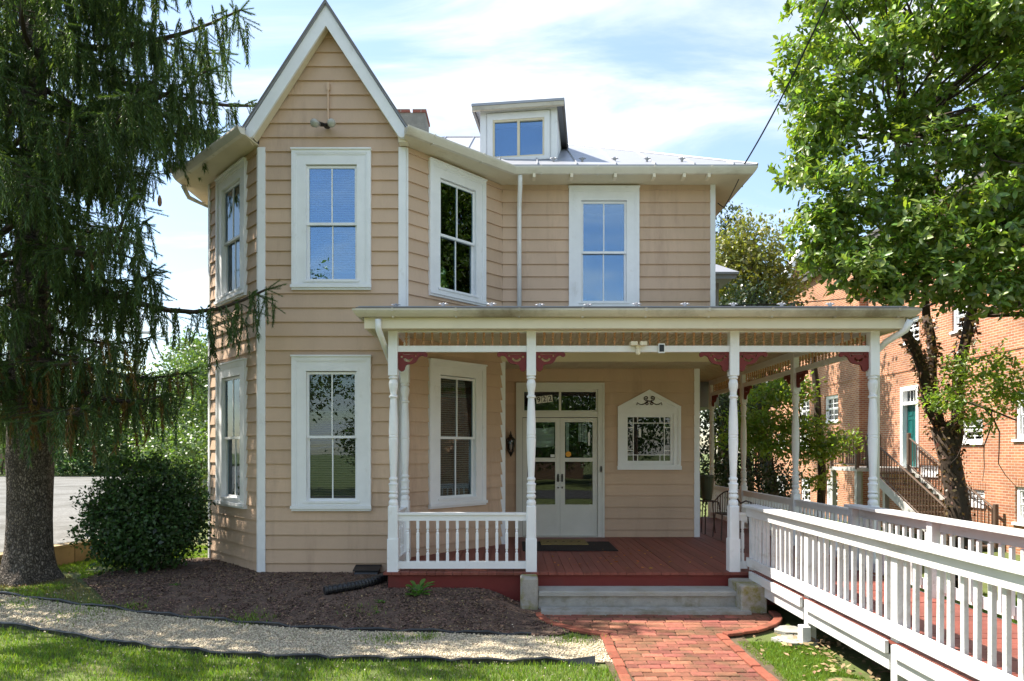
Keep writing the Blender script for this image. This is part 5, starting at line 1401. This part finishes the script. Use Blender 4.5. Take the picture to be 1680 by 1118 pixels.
spruce_branch(3.35, -0.30, 2.3, 0.34, 0.05, 1.2); spruce_branch(3.1, -0.75, 2.2, 0.34, 0.05, 1.2); spruce_branch(3.3, -1.4, 1.6, 0.34, 0.05, 1.2); spruce_branch(3.6, -0.05, 2.2, .3, .05, 1.1)
spruce_branch(6.9, -0.28, 3.1, .2, .16, 1.2); spruce_branch(7.9, -0.15, 3.2, .2, .2, 1.2); spruce_branch(8.6, -0.35, 3.0, .2, .2, 1.2); spruce_branch(6.2, -0.55, 2.9, .22, .16, 1.2)
br.build('branches', 'twig', sp_)
SP_V, SP_F = [], []
for k in range(15):
    for j in range(4):
        t = k / 15.0; an = 2 * math.pi * j / 4 + k * 1.1; c, s2 = math.cos(an), math.sin(an); n0 = len(SP_V); rad = .13 * (1 - .35 * t)
        SP_V += [(t, -s2 * .020, c * .020), (t, s2 * .020, -c * .020), (t + .15, c * rad, s2 * rad)]; SP_F.append((n0, n0 + 1, n0 + 2))
S_loc = np.array(S_loc); S_dir = np.array(S_dir); S_len = np.array(S_len)
brown = (S_loc[:, 2] < 3.4) & (S_loc[:, 0] > -6.7) & (rng.rand(len(S_loc)) < .30) & (S_dir[:, 2] < -.5)
for nm_, k, mt in (('crown', ~brown, 'spruce'), ('dead_foliage', brown, 'spruce_brown')):
    scatter(nm_, SP_V, SP_F, S_loc[k], basis(S_dir[k], rdir(int(k.sum()))), S_len[k], mt, sp_)
for (px_, py_, Dd) in ((150, 436, 8.2), (262, 330, 8.3), (95, 250, 8.3)):
    q = P(px_, py_, Dd); MB().lathe((q.x, q.y, q.z - .07), [(.006, 0), (.02, .015), (.026, .05), (.022, .1), (.008, .14)], 8).build('cone', 'cone', sp_)

# ---- round evergreen bush
BX, BY = -5.52, 9.95
bush = thing('holly_bush', (BX, BY, 0.13), 'dense rounded dark green bush beside the bay corner', 'bush')
bl = [(BX, BY, 1.04, .84, .78, .84), (BX - .15, BY - .1, .82, .70, .7, .60), (BX + .16, BY, .85, .68, .7, .60), (BX, BY, 1.40, .55, .5, .46)]
foliage('foliage', bl, 20000, .062, 'holly', bush, per=10, spread=.05, shell=.72)
foliage('inner_foliage', [(BX, BY, .95, .70, .6, .68)], 4000, .09, 'dark_leaf', bush, per=6, spread=.12, shell=.2)  # darker inner leaves put the bush's inside shade into their colour
for k in range(7): m = MB(); limb(m, (BX + rng.uniform(-.12, .12), BY + rng.uniform(-.1, .1), .08), (BX + rng.uniform(-.5, .5), BY + rng.uniform(-.4, .4), 1.1), .025, .008, 5); m.build('stem', 'bark_dark', bush)

# ---- broadleaf tree with ivy trunk on the right
mt_ = thing('broadleaf_tree', (8.1, 12.0, -0.6), 'large glossy-leaved tree with ivy-covered forked trunk leaning over the porch corner', 'tree')
m = MB()
A0, A1, A2, A3 = (8.25, 12.0, -0.75), P(1572, 830, 12), P(1560, 760, 12), P(1542, 700, 12)
m.tube([A0, A1, A2, A3], [.22, .185, .17, .155], 12)
l1 = limb(m, A3, P(1472, 520, 11.5), .10, .08, 9, .15); l1b = limb(m, l1[-1], (6.2, 10.6, 7.0), .08, .04, 7)
l2 = limb(m, A3, P(1520, 520, 12.2), .09, .07, 9, .1); l2b = limb(m, l2[-1], (7.4, 11.5, 9.0), .07, .04, 7)
l3 = limb(m, A2, P(1592, 520, 12), .11, .085, 9, .12); l3b = limb(m, l3[-1], (9.0, 11.3, 8.2), .085, .04, 7)
m.build('trunk', 'bark_dark', mt_, None, True)
crown = [(6.3, 10.3, 7.5, 2.0, 2.0, 2.1), (5.35, 10.0, 6.6, 1.35, 1.3, 1.3), (5.5, 10.0, 8.4, 1.4, 1.4, 1.5), (6.7, 9.6, 5.55, 1.5, 1.4, 1.05), (8.2, 9.4, 5.5, 1.6, 1.5, 1.0), (8.6, 10.2, 7.4, 2.1, 2.0, 2.0),
         (7.2, 9.3, 7.0, 1.6, 1.3, 1.4), (7.3, 10.8, 9.8, 2.6, 2.4, 1.8), (9.8, 10.2, 5.9, 1.5, 1.7, 1.2), (6.9, 8.9, 8.7, 1.6, 1.3, 1.4), (5.9, 9.5, 5.2, .75, .7, .55), (9.6, 10.5, 9.0, 2.2, 2.2, 2.0), (5.6, 10.2, 5.6, .8, .7, .6), (6.0, 9.2, 4.75, .8, .7, .55), (7.0, 9.2, 4.5, .9, .8, .5), (8.1, 9.3, 4.55, 1.0, .9, .6), (9.2, 9.6, 4.7, 1.0, .9, .65), (10.4, 10, 4.9, 1.0, 1, .8), (5.0, 9.9, 7.6, .8, .8, 1.0), (4.5, 9.6, 5.2, .55, .5, .6), (4.95, 9.4, 4.75, .55, .5, .5), (4.7, 9.7, 6.1, .6, .6, .7), (5.5, 9.2, 4.5, .6, .5, .45), (8.8, 8.9, 8.6, 1.5, 1.3, 1.4)]
fk = lambda p: ~((p[:, 0] < 5.1) & (p[:, 1] > 8.0) & (p[:, 2] < 4.3)) & (p[:, 1] > 6.8) & (p[:, 2] > 3.85)
cc, cd = blob_points(crown, 330, .62)
sub_ = []
for q, dd in zip(cc, cd):
    if q[1] > 12.2 and rng.rand() < .7: continue
    r_ = rng.uniform(.26, .46)
    sub_.append((q[0], q[1], q[2], r_ * 1.25, r_ * 1.25, r_ * .72))
_, wc = whorls('crown', sub_, 9200, .118, 'magnolia', mt_, 8, .25, fk)
skirt = [(4.45, 9.5, 5.0, .5, .45, .6), (4.85, 9.3, 4.6, .55, .5, .5), (5.35, 9.2, 4.35, .6, .5, .42), (5.9, 9.1, 4.35, .6, .5, .42), (6.5, 9.0, 4.2, .7, .6, .42), (7.3, 9.1, 4.2, .8, .7, .5), (8.1, 9.2, 4.2, .8, .7, .5), (8.9, 9.5, 4.3, .8, .7, .55), (9.6, 10.0, 4.6, .8, .8, .6), (10.3, 10.4, 5.2, .9, .9, .7), (9.3, 10.6, 5.4, .9, .9, .7), (7.6, 10.2, 5.2, .9, .8, .6), (4.9, 9.6, 5.6, .6, .6, .6), (4.55, 9.7, 6.7, .5, .5, .6), (4.35, 9.8, 7.7, .5, .5, .6), (4.7, 9.8, 8.8, .6, .6, .7)]
whorls('low_crown', skirt, 2300, .118, 'magnolia', mt_, 8, .2, lambda p: (p[:, 2] > 3.8) & ~((p[:, 0] < 5.0) & (p[:, 2] < 4.15)))
m = MB()
src = [Vector(q) for q in (l1b[-1], l2b[-1], l3b[-1], l1b[3], l2b[3], l3b[3], l1[-1], l3[-1])]
for i in rng.choice(len(wc), 150, replace=False):
    b = Vector(wc[i]); a = min(src, key=lambda s: (s - b).length); limb(m, a, b, .028, .006, 5, .25, 5)
m.build('branches', 'twig', mt_); m = MB()
tw = limb(m, P(1590, 660, 11.6), P(1668, 690, 11.0), .03, .012, 5); limb(m, tw[3], P(1612, 790, 11.2), .015, .004, 4, .4); limb(m, tw[2], P(1668, 800, 11.1), .015, .004, 4, .4); limb(m, tw[4], P(1560, 760, 11.2), .012, .003, 4, .5)
m.build('low_branch', 'twig', mt_)
lowb = [(*P(1610, 605, 11), .55, .5, .32), (*P(1560, 655, 10.9), .42, .4, .2), (*P(1655, 640, 11), .4, .4, .3), (*P(1600, 690, 11), .35, .3, .16)]
foliage('low_foliage', lowb, 2300, .085, 'dogwood', mt_, per=8, spread=.09, shell=.3, small=False)
# ivy on trunk and limbs
ip = []; idd = []
for chain, r0 in (([A0, A1, A2, A3], .19), (l1, .10), (l2, .085), (l3, .105)):
    for a, b in zip(chain[:-1], chain[1:]):
        a, b = Vector(a), Vector(b); n = int((b - a).length * 620 * r0 / .2)
        for _ in range(n):
            t = rng.rand(); an = rng.rand() * 6.283; q = a.lerp(b, t); d = np.array([math.cos(an), math.sin(an), .1]); ip.append(np.array(q) + d * (r0 * .95 + rng.rand() * .07)); idd.append(d)
ip = np.array(ip); idd = np.array(idd)
k = rng.rand(len(ip)) < np.where(ip[:, 2] < 2.3, .28, .85); ip, idd = ip[k], idd[k]
scatter('ivy', SLEAF_V, SLEAF_F, ip, basis(rdir(len(ip)) + np.array([0, 0, -.7]), idd + rdir(len(ip)) * .5), .085 * rng.uniform(.5, 1.3, len(ip)), 'ivy', mt_)

def tree(name, label, base, trunk, blobs, n, size, mat, group=None, per=9, spread=.2, shell=.45, small=True, lean=0):
    t = thing(name, base, label, 'tree', group)
    m = MB(); top = Vector(blobs[0][:3]); pts = limb(m, base, top, trunk, trunk * .45, 9, .08)
    for b in blobs: limb(m, pts[3], b[:3], trunk * .45, trunk * .12, 6, .2)
    m.build('trunk', 'bark_dark', t)
    foliage('crown', blobs, n, size, mat, t, per, spread, small, shell)
    return t
b0 = (7.5, 16.0, -.65)
dg = thing('layered_tree', b0, 'small layered bright green tree standing behind the porch rail', 'tree')
m = MB(); pts = limb(m, b0, P(1340, 640, 15.9), .11, .085, 8, .06); p2 = limb(m, pts[-1], P(1333, 520, 15.8), .085, .05, 7, .1)
lay = [(*P(1275, 648, 15.5), .95, .8, .22), (*P(1300, 700, 15.4), .9, .8, .2), (*P(1235, 690, 15.6), .75, .7, .2), (*P(1368, 728, 15.2), .55, .6, .22), (*P(1330, 745, 15.3), .5, .5, .16), (*P(1260, 730, 15.4), .8, .6, .16), (*P(1290, 630, 15.6), .6, .5, .18), (*P(1345, 790, 15.6), .28, .3, .12), (*P(1215, 720, 15.7), .6, .5, .2)]
for b in lay: limb(m, pts[4], b[:3], .035, .008, 5, .2)
m.build('trunk', 'bark_dark', dg); foliage('crown', lay, 7500, .105, 'dogwood', dg, per=8, spread=.11, shell=.2, small=False)
tree('background_tree', 'yellow-green leafy tree rising behind the porch roof at the right corner', (9.0, 25, -.7), .22, [(8.9, 24.5, 9.2, 1.7, 1.6, 1.5), (8.3, 24.4, 8.1, 1.5, 1.4, 1.1), (9.9, 24.6, 8.0, 1.2, 1.3, 1.0), (8.2, 24.5, 9.0, 1.0, .9, .9)], 9000, .17, 'yellowgreen', 'trees behind the house', spread=.2, shell=.3)
tree('background_tree', 'dark evergreen tree beneath the yellow-green one behind the porch roof', (8.4, 21.0, -.7), .25, [(7.8, 21.0, 6.0, 1.2, 1.2, 1.1), (7.4, 21.2, 6.6, .7, .8, .8), (8.8, 21.3, 5.6, .9, 1.0, .9), (7.3, 20.8, 4.0, 1.2, 1.2, 1.6)], 9000, .15, 'dark_leaf', 'trees behind the house', spread=.18, shell=.3)
tree('background_tree', 'dark tree top just behind the right roof corner', (8.6, 27.5, -.7), .25, [(9.1, 27.5, 10.6, .9, .9, 1.6), (9.0, 27.5, 8.5, 1.1, 1.1, 1.2)], 3500, .17, 'dark_leaf', 'trees behind the house', spread=.2, shell=.3)
hs = thing('dark_shrub', (6.2, 18.6, -.4), 'tall dark evergreen shrub behind the far porch posts', 'shrub')
foliage('foliage', [(5.6, 18.4, 2.0, 1.0, .9, 1.9), (6.7, 18.6, 1.2, 1.0, .9, 1.7), (7.6, 18.8, .6, .7, .8, 1.2), (6.2, 18.5, 3.2, .8, .8, .8)], 11000, .11, 'dark_leaf', hs, per=8, spread=.14, shell=.3)
for k in range(5): m = MB(); limb(m, (5.6 + .45 * k, 18.5, -.7), (5.7 + .4 * k, 18.5, 2.6), .05, .02, 6); m.build('stem', 'bark_dark', hs)
# ---- left background
def shrub(label, blobs, n, size, mat, group='shrubs around the parking lot', spread=.16, shell=.5, nm_='shrub'):
    c = blobs[0]; t = thing(nm_, (c[0], c[1], c[2] - c[5]), label, 'shrub', group)
    foliage('foliage', blobs, n, size, mat, t, 9, spread, True, shell)
    for b in blobs: m = MB(); limb(m, (b[0], b[1], 0.1), (b[0], b[1], b[2]), .06, .02, 5); m.build('stem', 'bark_dark', t)
shrub('bright green leafy shrub mass behind the round bush at the bay corner', [(*P(300, 700, 21), 1.2, 1.1, 1.3), (*P(335, 640, 22), 1.0, 1.1, 1.5), (*P(285, 745, 20), 1.2, 1.0, .9), (*P(330, 760, 19), 1.0, 1.0, 1.0), (*P(325, 590, 23), .7, .9, .8)], 11000, .13, 'hedge')
shrub('dark clipped shrub at the far edge of the parking lot next to the spruce trunk', [(*P(120, 755, 40.5), 2.2, 1.6, 1.9), (*P(160, 745, 41), 2.0, 1.6, 2.4)], 6000, .24, 'holly', spread=.3)
shrub('pale flowering shrub at the far left edge of the parking lot', [(*P(5, 735, 41), 1.9, 1.6, 2.3), (*P(-70, 740, 41), 2.2, 1.6, 2.2), (*P(-150, 740, 41), 2.2, 1.6, 2.2)], 6000, .22, 'hedge', spread=.3)
shrub('mid green shrub at the far edge of the parking lot left of the round bush', [(*P(205, 735, 41.5), 1.9, 1.6, 2.6), (*P(255, 740, 42), 2.4, 1.6, 2.5)], 6000, .24, 'hedge', spread=.3)
tree('far_tree', 'yellow-green tree far behind the drooping spruce branches', (-28.5, 47, .5), .25, [(*P(185, 650, 47), 2.2, 2, 2.6), (*P(160, 690, 46), 2.2, 2, 1.8), (*P(230, 690, 47), 2.2, 2, 1.8)], 7000, .3, 'yellowgreen', 'trees beyond the parking lot', spread=.4)
tree('far_tree', 'tall green tree far behind the left corner of the bay', (-21.5, 44, .5), .25, [(*P(315, 610, 44), 2.0, 2, 2.4), (*P(290, 660, 43), 2.2, 2, 2.2), (*P(345, 640, 44), 2.0, 2, 2.4)], 7000, .28, 'hedge', 'trees beyond the parking lot', spread=.4)
tree('far_tree', 'wide green tree at the left edge beyond the parking lot', (-41, 52, .5), .3, [(*P(-60, 640, 52), 4, 3, 3), (*P(-160, 620, 52), 4, 3, 3.5)], 7000, .35, 'hedge', 'trees beyond the parking lot', spread=.5)
# far house at the left edge
fh = thing('far_house', (-36, 46, .5), 'distant tan house with a white window at the left edge of the picture', 'house')
frH = Fr((-44, 45), (-34.95, 45)); m = MB(); m.fb(frH, 0, frH.L, .4, 5.8, -6, 0); m.build('wall', 'far_wall', fh)
m = MB(); m.ext(frH, [(-.4, 5.8), (frH.L + .4, 5.8), (frH.L / 2, 9)], -6.4, .4); m.build('roof', 'shingle', fh)
uw = (3 - 840) * 45 / F + 44; m = MB(); m.frame(frH, uw - .5, uw + .55, 3.55, 4.85, .12, .12, .12, 0, .06); wn_ = m.build('window', 'white', fh); MB().fb(frH, uw - .4, uw + .45, 3.65, 4.75, .01, .02).build('pane', 'glass_dark', wn_)
# utility pole
up_ = thing('utility_pole', (*P(225, 740, 43)[:2], .5), 'grey wooden utility pole glimpsed between spruce branches', 'pole')
q = P(225, 740, 43); MB().tube([(q.x, 43, .4), (q.x, 43, 10.5)], [.13, .09], 8).build('pole', 'stair_grey', up_); MB().box(q.x - 1.2, q.x + 1.2, 42.85, 43.0, 9.6, 9.75).build('crossarm', 'stair_grey', up_)

# ---- across the street, seen in pane reflections; trees made tall to block low sky
ST = ((0.6, -17, 5.4, 3.0, 'middle'), (-19, -13, 8.0, 4.2, 'outermost left'), (-11.5, -12, 8.4, 4.0, 'tall left'), (-5.0, -15, 5.2, 2.8, 'low left'), (5.2, -14, 6.0, 3.0, 'low right'), (10.5, -11, 8.2, 4.0, 'tall right'), (18, -12, 8.6, 4.4, 'outermost right'))  # middle tree added to fill a bright gap in the panes
for (x, y, hh, rr_, nm2) in ST:
    tree('street_tree', nm2 + ' street tree opposite the house mirrored in the window panes', (x, y, 0), .25,
         [(x, y, hh, rr_, rr_, rr_ * .75), (x - 1.6, y + .5, hh - 2.6, rr_ * .75, rr_ * .75, rr_ * .65), (x + 1.7, y + .4, hh - 2.4, rr_ * .75, rr_ * .75, rr_ * .65)], 9000, .24, 'hedge', 'trees across the street', spread=.3)
ah = thing('house_across', (0, -24, 0), 'pale house across the street mirrored in the door panes', 'house')
frA = Fr((5, -22), (-5, -22)); m = MB(); m.fb(frA, 0, frA.L, 0, 4.6, -8, 0); m.build('wall', 'far_wall', ah)
m = MB(); m.ext(frA, [(-.5, 4.6), (frA.L + .5, 4.6), (frA.L / 2, 7.6)], -8.5, .5); m.build('roof', 'shingle', ah)
for k in range(4):
    m = MB(); m.frame(frA, 1 + 2.3 * k, 2.1 + 2.3 * k, 1.4, 3.2, .1, .1, .1, 0, .06); w = m.build('window', 'white', ah); MB().fb(frA, 1.1 + 2.3 * k, 2.0 + 2.3 * k, 1.5, 3.1, .005, .015).build('pane', 'glass_dark', w)

# ================================================================== GROUND COVER
lowc = np.array([(p[0], p[1]) for p in eLo])
def lawn_pts(n, x0, x1, y0, y1, keep):
    p = np.stack([rng.uniform(x0, x1, n), rng.uniform(y0, y1, n)], 1); return p[keep(p[:, 0], p[:, 1])]
def fbm(x, y, s=1.0, o=0.0): return np.sin(x * 2.1 * s + 1.3 * np.sin(y * 1.7 * s + o) + o) * np.sin(y * 2.6 * s + 1.1 * np.sin(x * 1.9 * s) + 2 * o) * .5 + .5
def grass(name, label, p, h0, h1, mat, cat='grass', wd_=.011):
    n = len(p); z = gz(p[:, 0], p[:, 1]) - .012
    xd = np.stack([rng.normal(size=n) * .38, rng.normal(size=n) * .38, np.ones(n)], 1)
    V_ = [(0, -wd_ / .05, 0), (0, wd_ / .05, 0), (.55, wd_ / .07, .05), (.55, -wd_ / .07, .05), (1, 0, .16)]
    o = scatter(name, [(a, b * .32, c) for a, b, c in V_], [(0, 1, 2), (0, 2, 3), (3, 2, 4)], np.c_[p, z], basis(xd, rdir(n)), rng.uniform(h0, h1, n), mat, None)
    return tag(o, label, cat, kind='stuff')
inlawn = lambda x, y: y < np.interp(x, lowc[:, 0], lowc[:, 1], right=6.0) - .03 
p = lawn_pts(140000, -7.6, .92, 4.4, 8.4, lambda x, y: inlawn(x, y) & (rng.rand(len(x)) < .35 + .9 * fbm(x, y, 1.2)))
grass('lawn_grass', 'mown bright green grass in front of the gravel path', p, .028, .062, 'grass')
upc = np.array([(q[0], q[1]) for q in eUp])
p = lawn_pts(70000, -9, -5.0, 8.2, 12.5, lambda x, y: (y > np.interp(x, upc[:, 0], upc[:, 1]) + .04) & (x > wallx(y) + .03) & ((x - TX) ** 2 + (y - TY) ** 2 > .4) & (fbm(x, y, 1.6, 2) > .18) & ((x < -5.9) | (y > 11)))
grass('spruce_grass', 'thin patchy grass under the spruce and beside the block wall', p, .025, .06, 'grass')
p = lawn_pts(16000, -7.2, -4.6, 7.6, 9.6, lambda x, y: (y > np.interp(x, upc[:, 0], upc[:, 1]) + .03) & (x < -5.0 - .9 * (y - 8.0)) & (rng.rand(len(x)) < .6))
grass('dry_grass', 'thin yellowed grass between the spruce and the mulch', p, .02, .05, 'grass_dry')
p = lawn_pts(42000, 2.30, 3.3, 4.4, 6.75, lambda x, y: (fbm(x, y, 2.0, 1) > .2) & (x < 2.95 + .2 * fbm(x, y, 2)))
grass('strip_grass', 'patch of short grass between the brick path and the ramp', p, .02, .05, 'grass')
p = lawn_pts(40000, 4.6, 9.0, 6.0, 12.0, lambda x, y: fbm(x, y, 1.2, .5) > .25)
grass('yard_grass', 'grass and weeds behind the ramp towards the brick building', p, .03, .10, 'grass')
tp = []
for (px_, py_, rr_, nn) in ((415, 1018, .13, 500), (640, 1052, .14, 380), (700, 1048, .08, 200), (940, 1053, .16, 300), (45, 990, .2, 500), (150, 1003, .22, 500), (215, 1000, .10, 220), (330, 1009, .1, 160), (1105, 1000, .05, 120), (600, 1003, .12, 120)):
    q = onground(px_, py_); tp.append(np.stack([q[0] + rng.normal(size=nn) * rr_, q[1] + rng.normal(size=nn) * rr_ * .7], 1))
grass('grass_tufts', 'stray grass tufts growing in gravel and mulch', np.concatenate(tp), .03, .085, 'grass')
p = lawn_pts(9000, -22, -6, 39.6, 44, lambda x, y: x < 100); p = np.c_[p]
o = grass('verge_grass', 'bright grass strip along the far edge of the parking lot', p, .12, .3, 'grass'); o.location.z += .50
# gravel
OCT = np.array([(1, 0, 0), (-.9, .1, 0), (0, 1, .1), (.1, -.9, 0), (0, .1, .75), (0, 0, -.6)]); OCF = [(0, 2, 4), (2, 1, 4), (1, 3, 4), (3, 0, 4), (2, 0, 5), (1, 2, 5), (3, 1, 5), (0, 3, 5)]
A_ = np.array(gpA)[:, :2]; B_ = np.array(gpB)[:, :2]
n = 30000; i = rng.uniform(0, len(A_) - 1.001, n); i = np.where(rng.rand(n) < .75, i, i); i0 = i.astype(int); fr_ = (i - i0)[:, None]; t = np.where(rng.rand(n) < .025, rng.normal(.5, .6, n), rng.uniform(.01, .99, n))[:, None]
a = A_[i0] * (1 - fr_) + A_[i0 + 1] * fr_; b = B_[i0] * (1 - fr_) + B_[i0 + 1] * fr_; p = a * (1 - t) + b * t
o = scatter('gravel', OCT, OCF, np.c_[p, gz(p[:, 0], p[:, 1]) + .012], basis(rdir(n), rdir(n)), rng.uniform(.006, .0155, n), 'stone'); tag(o, 'pale loose gravel covering the curved path', 'gravel', kind='stuff')
# mulch chips
A_ = np.array(bedA)[:, :2]; B_ = np.array(bedB)[:, :2]
CH = np.array([(-1, -.3, 0), (1, -.22, .05), (.9, .28, 0), (-.9, .22, .08), (0, 0, .28)]); CHF = [(0, 1, 4), (1, 2, 4), (2, 3, 4), (3, 0, 4)]
def bedpts(n):
    i = rng.uniform(0, len(A_) - 1.001, n); i0 = i.astype(int); f = (i - i0)[:, None]; t = rng.uniform(0, 1, n)[:, None]
    return (A_[i0] * (1 - f) + A_[i0 + 1] * f) * (1 - t) + (B_[i0] * (1 - f) + B_[i0 + 1] * f) * t
n = 26000; p = bedpts(n); up = rdir(n) * .55 + np.array([0, 0, 1.0])
o = scatter('mulch', CH, CHF, np.c_[p, gz(p[:, 0], p[:, 1]) + .016], basis(rdir(n) * np.array([1, 1, .3]), up), rng.uniform(.008, .028, n), 'chip'); tag(o, 'dark brown shredded bark mulch in the bed', 'mulch', kind='stuff')
n = 3600; p = bedpts(n); p2 = np.stack([rng.uniform(2.3, 3.6, 700), rng.uniform(4.4, 7.0, 700)], 1); p3 = np.stack([rng.uniform(-7, -5, 1100), rng.uniform(7.9, 10.5, 1100)], 1); p = np.concatenate([p, p2[(p2[:, 0] > 2.75) | (rng.rand(700) < .2)], p3]); n = len(p); up = rdir(n) * .5 + np.array([0, 0, 1.0])
o = scatter('leaf_litter', SLEAF_V, SLEAF_F, np.c_[p, gz(p[:, 0], p[:, 1]) + .024], basis(rdir(n) * np.array([1, 1, .3]), up), np.where(p[:, 0] > 2.2, rng.uniform(.04, .09, n), rng.uniform(.012, .035, n)), 'litter'); tag(o, 'pale chips and fallen leaves lying on the ground', 'leaf litter', kind='stuff')
n = 90; p = np.stack([rng.normal(1.75, .8, n), rng.normal(9.5, .65, n)], 1); p = p[(p[:, 0] > .4) & (p[:, 0] < 3.2) & (p[:, 1] > 8.5) & (p[:, 1] < 11.3)]; n = len(p)
o = scatter('fallen_leaves', SLEAF_V, SLEAF_F, np.c_[p, np.full(n, FLOOR + .008)], basis(rdir(n) * np.array([1, 1, .1]), rdir(n) * .25 + np.array([0, 0, 1.0])), rng.uniform(.04, .085, n), 'dry_leaf'); tag(o, 'scattered dry leaves on the red porch floor', 'fallen leaves', kind='stuff')
# weeds
def weed(px_, py_, nl, ll, label):
    q = onground(px_, py_); t = thing('weed', q, label, 'plant', 'weeds in the mulch bed')
    an = rng.rand(nl) * 6.283; el = rng.uniform(.25, 1.1, nl); d = np.stack([np.cos(an) * np.cos(el), np.sin(an) * np.cos(el), np.sin(el)], 1)
    hgt = rng.uniform(.2, .9, nl)[:, None] * ll; base_ = np.array(q) + d * hgt * np.array([.8, .8, 1])
    nz_ = np.stack([-np.cos(an) * .5, -np.sin(an) * .5, np.ones(nl)], 1)
    scatter('leaves', LEAF_V, LEAF_F, base_, basis(d * np.array([1, 1, .35]), nz_), ll * rng.uniform(.55, .9, nl), 'weed', t)
    m = MB()
    for k in range(nl): m.tube([q, tuple(base_[k])], .004, 4)
    m.build('stem', 'weed', t)
weed(686, 978, 26, .17, 'leafy light green weed in the mulch before the porch skirt')
weed(622, 991, 12, .07, 'small flat weed left of the leafy weed in the mulch')
weed(617, 1009, 10, .05, 'tiny weed nearest the black edging in the mulch')
weed(288, 963, 12, .07, 'small weed on the mulch below the round bush')
weed(1300, 1003, 14, .10, 'weed in the shadow under the ramp beside the mossy block')
